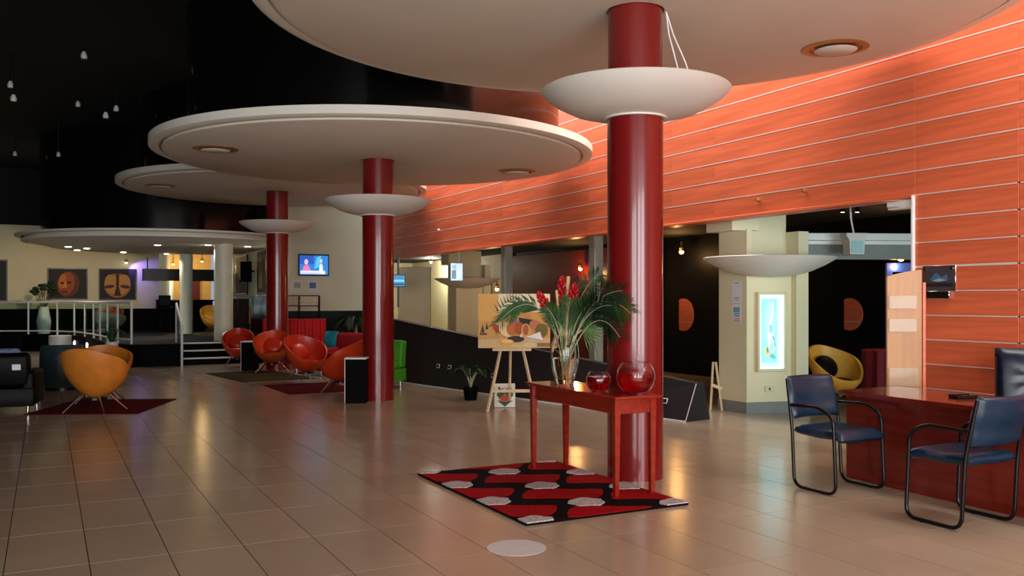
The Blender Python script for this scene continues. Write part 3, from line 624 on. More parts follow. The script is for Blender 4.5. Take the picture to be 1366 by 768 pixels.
# one fan palm leaf bending to the right
fl = MB(); fl.use('stem_pale'); c0 = Vector(cdir(0.14, -0.12, 0.42)); fl.tube([(0, 0, 0.03), Vector(cdir(0.02, -0.06, 0.2)), Vector(cdir(0.07, -0.1, 0.36)), c0], 0.006, 6); fl.use('leaf_light')
for i in range(15):
    a = math.radians(-75+150*i/14); dv = Vector(cdir(math.cos(a)*0.9, -0.15, math.sin(a)*0.85))*0.23
    nr = Vector((0, 0, 1)).cross(dv).normalized()*0.004 + Vector((0, 0, 0.008))
    fl.faces([c0, c0+dv*0.6+nr, c0+dv, c0+dv*0.6-nr], [[0, 1, 2, 3]])
fl.build('fan_leaf', None, bq, smooth=0, fix=False)
def ginger(tip0, d, ln):
    b = MB(); b.use('stem_pale'); base = Vector((0, 0, 0.04)); top = Vector(tip0); d = Vector(d).normalized()
    b.tube([base, base.lerp(top, .5)+Vector((0, 0, .03)), top], 0.006, 6); b.use('flower_red')
    s1 = d.cross(Vector((0.3, 0.9, 0.2))).normalized(); s2 = d.cross(s1)
    for i in range(34):
        t = i/33; a = i*2.4; r = 0.034*math.sin(PI*(0.18+0.78*t))
        p0 = top+d*ln*t+(s1*math.cos(a)+s2*math.sin(a))*r
        ax = (d+(s1*math.cos(a)+s2*math.sin(a))*0.5).normalized(); rot = ax.to_track_quat('Z', 'Y').to_matrix()
        b.ell(p0, 0.013, 0.013, 0.027, 6, 4, rot)
    b.build('ginger_flower', None, bq, fix=False)
ginger(cdir(-0.13, 0.0, 0.57), cdir(-0.55, 0, 0.9), 0.19)
ginger(cdir(-0.015, 0.03, 0.66), cdir(-0.05, 0, 1), 0.21)
ginger(cdir(0.07, -0.04, 0.64), cdir(0.05, 0, 1), 0.17)
for (x, zz, h, r) in ((0.03, 0.02, 0.88, 0.018), (-0.075, -0.02, 0.76, 0.012), (-0.02, 0.05, 0.74, 0.010)):
    b = MB(); tp = Vector(cdir(x, zz, h)); b.tube([(0, 0, 0.03), tp*0.5, tp], r, 10); b.build('bamboo_cane', 'bamboo', bq)
for (x, zz, h) in ((0.17, -0.05, 0.30), (0.25, -0.05, 0.16), (-0.1, -0.08, 0.44)):
    b = MB(); b.tube([(0, 0, 0.05), Vector(cdir(x*0.35, zz, 0.45)), Vector(cdir(x*0.85, zz, 0.50)), Vector(cdir(x*1.15, zz, h))], [0.006, 0.007, 0.006, 0.003], 6); b.build('leaf_stem', 'leaf_light', bq)

def fish_bowl(loc, r, label, fill):
    t = thing('fish_bowl', label, 'bowl', loc, 0.0)
    zc = r*0.86; n = 18; out, inn = [], []
    a0, a1 = -math.asin(0.86), math.asin(0.74)
    for i in range(n+1):
        a = a0+(a1-a0)*i/n; out.append((r*math.cos(a), zc+r*math.sin(a))); inn.append(((r-0.004)*math.cos(a), zc+(r-0.004)*math.sin(a)))
    p = MB(); p.lathe([(0, 0.0)] + out + inn[::-1] + [(0, inn[0][1]+0.002)], 48); p.build('bowl', 'glass', t)
    zl = fill; lq = [(0, 0.008)]
    for i in range(n+1):
        a = a0+(a1-a0)*i/n; rr, zz = (r-0.005)*math.cos(a), zc+(r-0.005)*math.sin(a)
        if 0.007 < zz < zl: lq.append((rr, zz))
    lq += [(lq[-1][0], zl), (0, zl)]
    p = MB(); p.lathe(lq, 48); p.build('red_water', 'red_liquid', t)
    return t
fish_bowl((4.075, 5.77, TT), 0.15, 'large clear fish bowl two-thirds full of red liquid', 0.155)
fb = fish_bowl((3.9, 6.03, TT), 0.1, 'small clear fish bowl of red liquid with floating beads', 0.115)
for i in range(16):
    a = i*2.4; r = 0.018*math.sqrt(i); p = MB(); p.ell((r*math.cos(a), r*math.sin(a), 0.118), 0.011, 0.011, 0.011, 8, 6); p.build('glass_bead', 'glass', fb)
p = MB(); p.lathe([(0, 0.0002), (0.18, 0.0002), (0.18, 0.0016), (0, 0.0016)], 48); o = p.build('floor_sticker', 'sticker'); o.location = P(0.027, 5.45); tag(o, 'round pale sticker on the floor tiles before the patterned rug', 'sticker')

# ================================================================== EASELS AND PAINTINGS
def easel(label, loc, rz, folded=False):
    t = thing('wooden_easel', label, 'easel', loc, rz)
    if folded:
        for s in (-1, 1):
            p = MB(); p.tube([(s*0.06, -0.05*s, 0.004), (s*0.02, 0.05, 0.66)], 0.017, 4); p.build('leg', 'pine', t, smooth=0)
        p = MB(); p.box(0, 0.0, 0.33, 0.16, 0.03, 0.04, rot=Matrix.Rotation(0.35, 3, 'Y')); p.build('cross_bar', 'pine', t, smooth=0)
        return t
    for s in (-1, 1):
        p = MB(); p.tube([(s*0.33+0.0, -0.02, 0.004), (s*0.145, 0.10, 0.86), (s*0.05, 0.17, 1.5)], 0.021, 4); p.build('leg', 'pine', t, smooth=0)
    p = MB(); p.tube([(-0.02, 0.62, 0.01), (0.0, 0.19, 1.45)], 0.018, 4); p.build('rear_leg', 'pine', t, smooth=0)
    p = MB(); p.box(0, 0.02, 0.285, 0.56, 0.025, 0.04, bev=0.003); p.build('cross_bar', 'pine', t)
    p = MB(); p.box(0, 0.075, 0.835, 0.52, 0.07, 0.035, bev=0.003); p.build('ledge', 'pine', t)
    return t
ez = P(0.0, 12.0)
easel('pale wooden easel holding the fruit and boats painting', ez, face(0.03, -1))
pc = thing('canvas_painting', 'large canvas painting of baskets, fruit and sailing boats on the easel', 'painting', P(0.03, 12.08, 0.856), face(0.03, -1))
pc.rotation_euler = (-0.08, 0, face(0.03, -1))
p = MB(); p.box(0, 0.014, 0.365, 0.97, 0.025, 0.73, bev=0.003); p.build('canvas', 'cream', pc)
Y_ = (214, 158, 80)
sh = [(Y_, RECT), ((224, 172, 92), rc(0, 0.5, 0.3, 1)), ((240, 226, 190), rc(0.28, 0.66, 1, 1)), ((214, 184, 130), rc(0, 0, 1, 0.18)), ((196, 156, 100), rc(0, 0.16, 0.3, 0.2)),
      ((40, 60, 70), [(0.03, 0.28), (0.09, 0.28), (0.06, 0.44)]), ((30, 44, 60), [(0.10, 0.34), (0.14, 0.34), (0.115, 0.48)]), ((70, 50, 40), rc(0.02, 0.24, 0.12, 0.27)),
      ((46, 70, 30), [(0.22, 0.46), (0.3, 0.62), (0.42, 0.78), (0.58, 0.88), (0.76, 0.84), (0.84, 0.7), (0.7, 0.66), (0.5, 0.62), (0.34, 0.5)]),
      ((206, 140, 70), [(0.28, 0.46), (0.44, 0.6), (0.6, 0.66), (0.74, 0.6), (0.7, 0.54), (0.56, 0.58), (0.4, 0.5)]),
      ((132, 116, 130), [(0.4, 0.48), (0.54, 0.56), (0.56, 0.46), (0.46, 0.42)]), ((30, 34, 30), [(0.56, 0.56), (0.76, 0.52), (0.74, 0.42), (0.58, 0.44)]),
      ((190, 60, 40), ov(0.26, 0.36, 0.05, 0.1, 16, 0.5)), ((238, 214, 166), ov(0.4, 0.34, 0.11, 0.15, 22, 0.5)), ((196, 106, 40), ov(0.47, 0.35, 0.08, 0.13, 20)),
      ((170, 84, 30), ov(0.57, 0.36, 0.07, 0.12)), ((222, 166, 100), ov(0.66, 0.32, 0.06, 0.13)), ((176, 96, 44), ov(0.66, 0.33, 0.04, 0.1)),
      ((196, 120, 80), ov(0.8, 0.42, 0.08, 0.1, 18, 0.6)), ((120, 96, 40), ov(0.88, 0.32, 0.09, 0.13)), ((60, 30, 26), ov(0.52, 0.16, 0.12, 0.06)),
      ((236, 236, 232), [(0.66, 0.2), (0.76, 0.24), (0.86, 0.3), (0.9, 0.14), (0.8, 0.17)]), ((240, 238, 230), [(0.58, 0.2), (0.6, 0.28), (0.62, 0.2)]),
      ((226, 170, 60), ov(0.39, 0.1, 0.11, 0.06)), ((236, 206, 130), ov(0.4, 0.12, 0.08, 0.035)), ((222, 200, 150), ov(0.72, 0.05, 0.1, 0.045)), ((210, 190, 150), ov(0.75, 0.13, 0.06, 0.035)), ((150, 110, 60), rc(0.82, 0.02, 1, 0.09))]
for i in range(13):
    u = 0.27+0.035*i; v = 0.58+0.30*math.sin(PI*min(1, i/15+0.1)); sh.append(((28, 44, 24), [(u, v), (u+0.02, v+0.01), (u-0.06+0.01*i, v+0.16)]))
picture('picture', 0.965, 0.725, sh, pc, z0=0.0025)
sp = thing('small_leaf_painting', 'small green and red leaf painting standing on the floor behind the easel', 'painting', P(-0.1, 12.55, 0.0), face(0.03, -1))
sp.rotation_euler = (-0.18, 0, face(0.03, -1))
p = MB(); p.box(0, 0.012, 0.17, 0.29, 0.022, 0.33, bev=0.003); p.build('canvas', 'paper', sp)
picture('picture', 0.285, 0.325, [((226, 220, 206), RECT), ((190, 120, 90), ov(0.5, 0.5, 0.34, 0.34)), ((20, 96, 50), [(0.5, 0.6), (0.2, 0.9), (0.1, 0.5), (0.3, 0.35)]), ((26, 110, 56), [(0.5, 0.6), (0.8, 0.92), (0.92, 0.5), (0.7, 0.35)]), ((190, 60, 40), ov(0.5, 0.38, 0.2, 0.14)), ((30, 80, 30), [(0.1, 0.3), (0.5, 0.02), (0.9, 0.3), (0.5, 0.22)]), ((236, 210, 180), [(0.3, 0.95), (0.5, 0.7), (0.7, 0.95), (0.5, 0.8)])], sp, z0=0.006)
easel('narrow folded wooden easel leaning at the pillar base', P(2.76, 12.15), face(0.3, -1), True)
# leafy plant on the far side of the parapet (glimpsed left of the easel)
gp = thing('parapet_plant', 'dark leafy potted plant against the black parapet left of the easel', 'plant', P(-0.62, 13.5))
p = MB(); p.lathe([(0, 0), (0.09, 0), (0.12, 0.2), (0.105, 0.2), (0.1, 0.17), (0, 0.17)], 20); p.build('pot', 'black_matte', gp)
for i in range(9):
    a = i*2.4; frond(gp, (0, 0, 0.17), (0.25*math.cos(a), 0.25*math.sin(a), 1.0), (0.4*math.cos(a), 0.4*math.sin(a), 0), 0.95, 0.14, 14, 'leaf_dark', 0.5, 'leaf_spray', 0.014)

# ================================================================== SHELL TUB CHAIRS
def shell_chair(name, label, shell, inner, cush, loc, rz, group, w_=0.39, hb=0.86, hf=0.40, legm='chrome'):
    t = thing(name, label, 'chair', loc, rz, group)
    n, m = 40, 12; z0 = 0.18; b = MB(); vs, fs = [], []
    def pt(a, s, off):
        c_ = math.cos(a); f = (1+c_)/2; ear = 0.10*max(0, math.sin(a)**2)**2
        hr = hf+(hb-hf)*f**1.15+ear*0.6
        rx = w_*(1.0+0.08*math.sin(a)**4); ry = 0.36*(1.0 if c_ > 0 else 0.92)
        rr = math.sin(s*PI/2)**1.05; zz = z0+(hr-z0)*(1-math.cos(s*PI/2))**0.85
        k = 1-off/0.36
        return (math.sin(a)*rx*rr*k, c_*ry*rr*k + 0.05*f*(zz-z0), zz+off*(1-s)*1.3)
    for off in (0.0, 0.03):
        for i in range(n):
            for j in range(m+1): vs.append(pt(2*PI*i/n, j/m, off))
    K = n*(m+1); b.use(shell)
    out = [[i*(m+1)+j, ((i+1) % n)*(m+1)+j, ((i+1) % n)*(m+1)+j+1, i*(m+1)+j+1] for i in range(n) for j in range(m)]
    rim = [[i*(m+1)+m, ((i+1) % n)*(m+1)+m, K+((i+1) % n)*(m+1)+m, K+i*(m+1)+m] for i in range(n)]
    b.faces(vs, out+rim); 
    b.use(inner); b.faces(vs, [[K+q for q in f][::-1] for f in out])
    bmesh.ops.remove_doubles(b.bm, verts=b.bm.verts, dist=1e-5)
    b.build('shell', None, t, smooth=60)
    b = MB(); b.ell((0, -0.06, 0.365), 0.22, 0.17, 0.06, 24, 10); b.build('seat_cushion', cush, t)
    b = MB(); b.ell((0, 0.2, 0.56), 0.2, 0.055, 0.17, 20, 10, Matrix.Rotation(-0.45, 3, 'X')); b.build('back_cushion', cush, t)
    b = MB(); b.lathe([(0, 0.165), (0.15, 0.165), (0.15, 0.19), (0, 0.19)], 24); b.build('under_plate', 'black_metal', t)
    for sx in (-1, 1):
        for sy in (-1, 1):
            b = MB(); b.tube([(sx*0.13, sy*0.12, 0.215), (sx*0.29, sy*0.27, 0.008)], [0.013, 0.009], 8); b.build('leg', legm, t)
    return t
G1 = 'orange tub chairs by the red columns'
shell_chair('tub_chair', 'orange-red tub chair beside the platform steps', 'orange_leather', 'red_leather', 'red_leather', P(-6.2, 20.35), face(0.25, -1), G1, 0.33)
shell_chair('tub_chair', 'rust-coloured tub chair standing right before the farthest red column', 'rust_leather', 'orange_leather', 'red_leather', P(-4.95, 18.55, 0.011), face(0.1, -1), G1, 0.36)
shell_chair('tub_chair', 'glossy orange-red tub chair between the rust chair and the pedestal box', 'orange_leather', 'red_leather', 'red_leather', P(-3.72, 16.25, 0.011), face(0.75, -0.7), G1, 0.39)
shell_chair('tub_chair', 'orange tub chair seen from behind at the black pedestal box', 'orange_leather', 'red_leather', 'red_leather', P(-2.74, 14.45, 0.011), face(-1, 0.1), G1, 0.39)
G2 = 'tan tub chairs on the plain red rug'
shell_chair('tub_chair', 'tan tub chair turned away at the edge of the plain red rug', 'tan_leather', 'tan_leather', 'tan_leather', P(-5.56, 12.0, 0.011), face(0.12, 1), G2, 0.41)
shell_chair('tub_chair', 'tan tub chair facing the other tan chair across the red rug', 'tan_leather', 'tan_leather', 'tan_leather', P(-6.0, 13.1, 0.011), face(0.3, -1), G2, 0.41, 0.82)
shell_chair('tub_chair', 'yellow tub chair in the dark corridor by the red cloth table', 'yellow_shell', 'yellow_shell', 'black_leather', P(4.52, 12.55), face(0.4, -1), None, 0.37, 0.86)
shell_chair('tub_chair', 'small yellow tub chair up on the bar platform', 'yellow_shell', 'yellow_shell', 'yellow_shell', P(-8.3, 25.0, 0.5), face(0.6, -1), None, 0.33)
mat('taupe_shell', (150, 142, 124), 0.5, var=0.08, scale=8)
shell_chair('tub_chair', 'taupe tub chair behind the glass balustrade', 'taupe_shell', 'taupe_shell', 'black_leather', P(-11.15, 25.0, 0.5), face(0.2, 1), None, 0.4, 0.66)
shell_chair('tub_chair', 'brown tub chair behind the glass balustrade', 'rust_leather', 'rust_leather', 'rust_leather', P(-12.2, 27.2, 0.5), face(0.2, -1), None, 0.4, 0.8)
ot = thing('twig_vase', 'tall pale vase of dark twig leaves behind the balustrade', 'plant', P(-14.0, 26.9, 0.5))
p = MB(); p.lathe([(0, 0), (0.16, 0), (0.2, 0.35), (0.12, 0.8), (0.1, 0.8), (0.1, 0.7), (0, 0.7)], 20); p.build('vase', 'white_paint', ot)
for i in range(7):
    a = i*2.4; tp = Vector((0.3*math.cos(a), 0.3*math.sin(a), 1.25+0.09*(i % 4))); p = MB(); p.use('leaf_dark'); p.tube([(0, 0, 0.7), tp*0.6+Vector((0, 0, 0.3)), tp], 0.01, 5); p.ell(tp, 0.09, 0.04, 0.06, 8, 6); p.ell(tp*0.8+Vector((0, 0, 0.18)), 0.07, 0.03, 0.05, 8, 6); p.build('twig', None, ot)
def rug_(name, label, m, loc, rz, sx, sy):
    t = thing(name, label, 'rug', loc, rz); p = MB(); p.box(0, 0, 0.0055, sx, sy, 0.009, bev=0.002); p.build('pile', m, t)
    for s in (-1, 1):
        p = MB(); p.box(0, s*(sy/2-0.02), 0.0085, sx-0.01, 0.03, 0.005); p.build('border', 'rug_black', t, smooth=0)
rug_('area_rug', 'plain dark red rug under the tan tub chairs', 'rug_dark_red', P(-5.72, 12.66), face(0.08, -1), 1.45, 1.75)
rug_('area_rug', 'olive rug before the farthest red column', 'rug_olive', P(-5.0, 17.75), 0.12, 1.4, 2.4)
rug_('area_rug', 'dark red rug under the orange tub chairs by the pedestal box', 'rug_dark_red', P(-3.42, 15.3), 0.02, 1.2, 1.7)
def pedestal(name, label, loc, rz, w_, d_, h_):
    t = thing(name, label, 'pedestal', loc, rz)
    p = MB(); p.box(0, 0, h_/2-0.012, w_, d_, h_-0.024, bev=0.006); p.build('body', 'black_matte', t)
    p = MB(); p.box(0, 0, h_-0.01, w_+0.02, d_+0.02, 0.022, bev=0.004); p.build('top', 'white_paint', t)
    p = MB(); p.box(-w_/2, -d_/2, h_/2-0.012, 0.008, 0.008, h_-0.03); p.build('edge_trim', 'aluminium', t, smooth=0)
pedestal('pedestal_box', 'black pedestal box with a white top at the foot of a red column', P(-2.275, 13.17), face(0.0, -1), 0.30, 0.24, 0.66)
pedestal('side_table', 'small black block table with white top between two tub chairs', P(-5.62, 19.3), face(0.0, -1), 0.3, 0.3, 0.62)

# sofas
def sofa(name, label, m, loc, rz, w_, d_, hs, hb, seat_m=None, arms=True, cat='sofa', round_=0.06, legs=0.1):
    t = thing(name, label, cat, loc, rz); sm = seat_m or m
    p = MB(); p.box(0, 0, (legs+hs-0.12)/2+0.0, w_, d_, hs-0.12-legs, bev=0.02, seg=2); p.build('base', m, t)
    iw = w_-(0.32 if arms else 0.04); p = MB(); p.box(0, -0.06, hs-0.055, iw, d_-0.18, 0.13, bev=0.04, seg=3); p.build('seat_cushion', sm, t)
    p = MB(); p.box(0, d_/2-0.1, (hs-0.1+hb)/2, w_-(0.1 if arms else 0), 0.2, hb-hs+0.1, bev=round_, seg=3, rot=Matrix.Rotation(-0.12, 3, 'X')); p.build('backrest', m, t)
    if arms:
        for s in (-1, 1):
            p = MB(); p.box(s*(w_/2-0.08), -0.02, hs*0.5+0.16, 0.17, d_-0.02, hs*0.72, bev=0.05, seg=3); p.build('arm', m, t)
    for sx in (-1, 1):
        for sy in (-1, 1):
            p = MB(); p.tube([(sx*(w_/2-0.08), sy*(d_/2-0.08), 0.003), (sx*(w_/2-0.08), sy*(d_/2-0.08), legs+0.02)], 0.02, 10); p.build('leg', 'chrome', t)
    return t
arm_ = sofa('leather_armchair', 'low black leather armchair at the edge of the lounge', 'black_leather', P(-6.92, 12.1), face(-0.35, 1), 1.0, 0.86, 0.46, 0.80, cat='armchair')
cu = MB(); cu.box(0, 0, 0, 0.4, 0.14, 0.34, bev=0.055, seg=3, rot=Matrix.Rotation(-0.35, 3, 'X')); o = cu.build('patterned_cushion', 'cushion_blue'); o.location = P(-6.85, 12.15, 0.68); o.rotation_euler.z = face(-0.35, 1); tag(o, 'blue and grey patterned cushion on the black leather armchair', 'cushion')
cu = MB(); cu.box(0, 0, 0, 0.1, 0.003, 0.075); o = cu.build('white_tag', 'paper', arm_, smooth=0); o.location = (-0.30, 0.45, 0.62); o.rotation_euler.x = -0.12; o['label'] = 'small white tag'
tc_ = thing('barrel_chair', 'dark teal leather barrel chair behind the black armchair', 'armchair', P(-7.55, 15.1), face(-0.6, 1))
prof = []
b = MB(); n = 40; vs, fs = [], []
for i in range(n):
    a = 2*PI*i/n; f = (1+math.sin(a))/2; top = 0.52+0.24*min(1, f*1.5)**1.2
    for r, z in ((0.29, 0.05), (0.335, 0.2), (0.345, 0.42), (0.335, top-0.02), (0.315, top), (0.275, top-0.02), (0.265, 0.42)): vs.append((r*math.cos(a), r*math.sin(a), z))
for i in range(n):
    j = (i+1) % n
    for q in range(6): fs.append([i*7+q, j*7+q, j*7+q+1, i*7+q+1])
b.faces(vs, fs); b.build('shell', 'teal_leather', tc_, smooth=60)
b = MB(); b.lathe([(0, 0.36), (0.24, 0.36), (0.262, 0.39), (0.25, 0.43), (0, 0.45)], 32); b.build('seat_cushion', 'black_leather', tc_)
b = MB(); b.lathe([(0, 0.0), (0.27, 0.0), (0.27, 0.05), (0, 0.05)], 32); b.build('plinth', 'black_metal', tc_)
sofa('teal_daybed', 'low teal daybed before the red-skirted table', 'teal_fabric', P(-4.25, 19.7), face(0.2, -1), 1.05, 0.7, 0.44, 0.5, arms=False, cat='daybed')
cu = MB(); cu.box(0, 0, 0, 0.34, 0.13, 0.36, bev=0.05, seg=3, rot=Matrix.Rotation(-0.3, 3, 'X')); o = cu.build('teal_cushion', 'teal_fabric'); o.location = P(-3.87, 19.28, 0.66); o.rotation_euler.z = face(-0.4, -1); tag(o, 'upright teal cushion on the teal daybed', 'cushion')
sofa('red_sofa', 'crimson sofa with rounded back behind the pedestal box', 'crimson_fabric', P(-3.22, 17.9), face(-0.4, -1), 1.1, 0.8, 0.45, 0.84, round_=0.09)
sofa('green_armchair', 'bright green armchair against the black parapet', 'green_fabric', P(-2.28, 15.5), face(-0.35, -1), 0.72, 0.62, 0.44, 0.80, arms=False, cat='armchair', round_=0.03)
cu = MB(); cu.ell((0, 0, 0), 0.15, 0.07, 0.12, 16, 10); o = cu.build('striped_cushion', 'paper'); o.location = P(-2.22, 15.36, 0.575); o.rotation_euler.z = face(-0.3, -1); tag(o, 'small pale cushion on the green armchair', 'cushion')

# red skirted buffet table with framed glass guard
bt = thing('buffet_table', 'buffet table with gathered bright red skirt under the television', 'table', P(-5.15, 21.35), face(0.15, -1))
p = MB(); n = 160; w2, d2 = 0.70, 0.3; per = []
for i in range(n):
    t = i/n*4*(1); 
    u = (i % 40)/40; side = i//40
    x, y = [(-w2+2*w2*u, -d2), (w2, -d2+2*d2*u), (w2-2*w2*u, d2), (-w2, d2-2*d2*u)][side]; nx, ny = [(0, -1), (1, 0), (0, 1), (-1, 0)][side]
    wv = 0.016*math.sin(i*2*PI/5*2); per.append((x+nx*wv, y+ny*wv))
vs = [(x, y, 0.01) for x, y in per] + [(x*0.99, y*0.98, 1.03) for x, y in per]
p.faces(vs, [[i, (i+1) % n, n+(i+1) % n, n+i] for i in range(n)]); p.build('skirt', 'red_cloth', bt, smooth=30)
p = MB(); p.box(0, 0, 1.04, 2*w2+0.02, 2*d2+0.02, 0.025, bev=0.006); p.build('table_top', 'red_cloth', bt)
for sx in (-1, 1):
    for sy in (-1, 1):
        p = MB(); p.box(sx*0.62, sy*0.22, 0.515, 0.04, 0.04, 1.02); p.build('leg', 'black_metal', bt, smooth=0)
gd = thing('glass_guard', 'black framed glass display guard on the red-skirted table', 'display stand', P(-5.1, 21.3, 1.0625), face(0.15, -1))
for x in (-0.42, 0.06, 0.52):
    p = MB(); p.tube([(x, -0.18, 0.008), (x, -0.2, 0.30), (x, -0.1, 0.52), (x, 0.2, 0.54), (x, 0.2, 0.008)], 0.016, 6); p.build('frame_hoop', 'black_metal', gd)
for z, y in ((0.008, 0.2), (0.54, 0.2), (0.3, -0.2)):
    p = MB(); p.tube([(-0.42, y, z), (0.52, y, z)], 0.014, 6); p.build('frame_bar', 'black_metal', gd)
for x in (-0.18, 0.29):
    p = MB(); p.box(x, -0.15, 0.41, 0.42, 0.01, 0.24, rot=Matrix.Rotation(-0.42, 3, 'X')); p.build('guard_pane', 'acrylic', gd, smooth=0)
    for z in (0.2, 0.42):
        p = MB(); p.box(x, 0.0, z, 0.42, 0.3, 0.012); p.build('shelf_glass', 'bowl_white', gd, smooth=0)
# television and wall notices
tv = thing('television', 'wall television showing a pink-clad newsreader on blue', 'television', P(-4.92, 22.93, 1.5+0.65), math.radians(0))
tv.location = (6.14, 22.94, 2.13)
p = MB(); p.box(0, 0.025, 0.27, 0.80, 0.05, 0.56, bev=0.008); p.build('housing', 'black_metal', tv)
picture('display', 0.74, 0.49, [((50, 130, 210), RECT), ((40, 90, 190), rc(0, 0.55, 0.5, 1)), ((90, 190, 230), [(0.5, 0.3), (0.6, 0.9), (0.75, 1), (0.7, 0.4)]), ((236, 120, 190), [(0.1, 0.2), (0.14, 0.42), (0.22, 0.52), (0.32, 0.45), (0.38, 0.2)]), ((220, 190, 210), ov(0.23, 0.66, 0.07, 0.14)), ((226, 236, 246), [(0.68, 0.2), (0.7, 0.5), (0.75, 0.6), (0.8, 0.5), (0.82, 0.2)]), ((206, 200, 214), ov(0.75, 0.72, 0.05, 0.11)), ((230, 236, 250), rc(0.03, 0.03, 0.9, 0.2)), ((160, 170, 220), rc(0.06, 0.06, 0.7, 0.1))], tv, emit=0.9, z0=0.025)
for x, c in ((5.72, (170, 190, 160)), (6.12, (90, 130, 190))):
    t = thing('wall_notice', 'small %s notice on the wall under the television' % ('green-grey' if x < 6 else 'blue and white'), 'notice', (x, 22.995, 1.72), 0)
    p = MB(); p.box(0, -0.003, 0.15, 0.28, 0.006, 0.32); p.build('sheet', 'paper', t, smooth=0); picture('print', 0.24, 0.26, [(c, rc(0.15, 0.25, 0.85, 0.8))], t, y=-0.0075, z0=0.02)
# potted palm behind the second column
pp = thing('potted_palm', 'dark drooping potted palm behind the crimson sofa', 'plant', P(-3.35, 19.3))
p = MB(); p.lathe([(0, 0), (0.16, 0), (0.22, 0.42), (0.19, 0.42), (0.18, 0.36), (0, 0.36)], 24); p.build('pot', 'terracotta', pp)
p = MB(); p.tube([(0, 0, 0.3), (0.01, 0.01, 0.8), (0, 0, 1.1)], 0.025, 8); p.build('stem', 'bamboo', pp)
for i in range(11):
    a = i*2.4; frond(pp, (0, 0, 1.05), (0.6*math.cos(a), 0.6*math.sin(a), 0.75), (0.8*math.cos(a), 0.8*math.sin(a), -0.2), 0.62, 0.2, 14, 'leaf_dark', 0.9, 'palm_frond', 0.02)
# potted plant by the rail
pl = thing('potted_plant', 'white pot with upright green leaves by the platform rail', 'plant', P(-8.9, 20.0))
p = MB(); p.box(0, 0, 0.19, 0.3, 0.3, 0.38, bev=0.01); p.build('stand', 'cream_plastic', pl)
p = MB(); p.lathe([(0, 0.38), (0.1, 0.38), (0.14, 0.48), (0.13, 0.57), (0.11, 0.57), (0.1, 0.53), (0, 0.53)], 24); p.build('pot', 'white_paint', pl)
for i in range(10):
    a = i*2.4; q = MB(); l = random.uniform(0.28, 0.5); d = Vector((0.35*math.cos(a), 0.35*math.sin(a), 1))*l; s_ = Vector((-math.sin(a), math.cos(a), 0))*0.035
    b0 = Vector((0.03*math.cos(a), 0.03*math.sin(a), 0.53)); q.faces([b0-s_*.4, b0+s_*.4, b0+d*0.5+s_, b0+d, b0+d*0.5-s_], [[0, 1, 2, 3, 4]]); q.build('leaf', 'leaf', pl, smooth=0, fix=False)

# ================================================================== PLATFORM: RAIL, BAR, ART
rail_pts = [(-5.5, 30.4), (-3.0, 30.25), (-1.6, 30.1), (-0.55, 29.75), (0.2, 29.15), (0.62, 28.2), (0.85, 27.1), (1.02, 26.0), (1.12, 24.8), (1.22, 23.6), (1.38, 22.6), (1.62, 21.95)]
gr = thing('glass_balustrade', 'curved glass balustrade with white posts round the bar platform', 'railing', (0, 0, 0))
p = MB(); p.tube([(x+0.1, y+0.05, 1.44) for x, y in rail_pts], 0.028, 8); p.build('top_rail', 'white_paint', gr)
p = MB(); p.tube([(x+0.1, y+0.05, 0.60) for x, y in rail_pts], 0.02, 8); p.build('bottom_rail', 'white_paint', gr)
for x, y in rail_pts:
    p = MB(); p.tube([(x+0.1, y+0.05, 0.5), (x+0.1, y+0.05, 1.44)], 0.026, 8); p.build('post', 'white_paint', gr)
for (x0, y0), (x1, y1) in zip(rail_pts[:-1], rail_pts[1:]):
    ln = math.hypot(x1-x0, y1-y0); g = MB(); g.box(0, 0, 0, ln-0.07, 0.012, 0.76); o = g.build('glass_panel', 'rail_glass', gr, smooth=0)
    o.location = ((x0+x1)/2+0.1, (y0+y1)/2+0.05, 1.02); o.rotation_euler.z = math.atan2(y1-y0, x1-x0)
hr = thing('stair_handrail', 'white stair handrail with glass panel at the platform steps', 'railing', (2.74, 21.55, 0))
p = MB(); p.tube([(0, 0, 0.0), (0, 0, 0.92)], 0.028, 8); p.build('post', 'white_paint', hr)
p = MB(); p.tube([(0, 0.0, 0.92), (0.0, 0.95, 1.42)], 0.026, 8); p.build('handrail', 'white_paint', hr)
p = MB(); p.faces([(0.0, 0.03, 0.1), (0.0, 0.9, 0.55), (0.0, 0.9, 1.36), (0.0, 0.03, 0.86)], [[0, 1, 2, 3]]); o = p.build('glass_panel', 'rail_glass', hr, smooth=0); so = o.modifiers.new('thickness', 'SOLIDIFY'); so.thickness = 0.01
p = MB(); p.tube([(0, 0.95, 0.5), (0, 0.95, 1.42)], 0.026, 8); p.build('post', 'white_paint', hr)
for k, (x, y) in enumerate([(0.46, 29.05), (0.72, 27.9), (0.98, 26.4)]):
    p = MB(); p.lathe([(0, 0), (0.06, 0), (0.07, 0.012), (0.06, 0.02)], 16); o = p.build('fascia_light', 'lamp_white'); o.location = (x-0.0, y, 0.3); o.rotation_euler = (0, -PI/2, 0.15); tag(o, 'small round lamp set in the dark platform side', 'light fixture', 'lamps along the platform side')
pt_ = MB(); pt_.lathe([(0, 0), (0.26, 0), (0.26, 0.62), (0.22, 0.62), (0, 0.6)], 10); o = pt_.build('white_planter', 'white_paint'); o.location = P(-11.2, 22.3); tag(o, 'white faceted planter below the balustrade', 'planter')
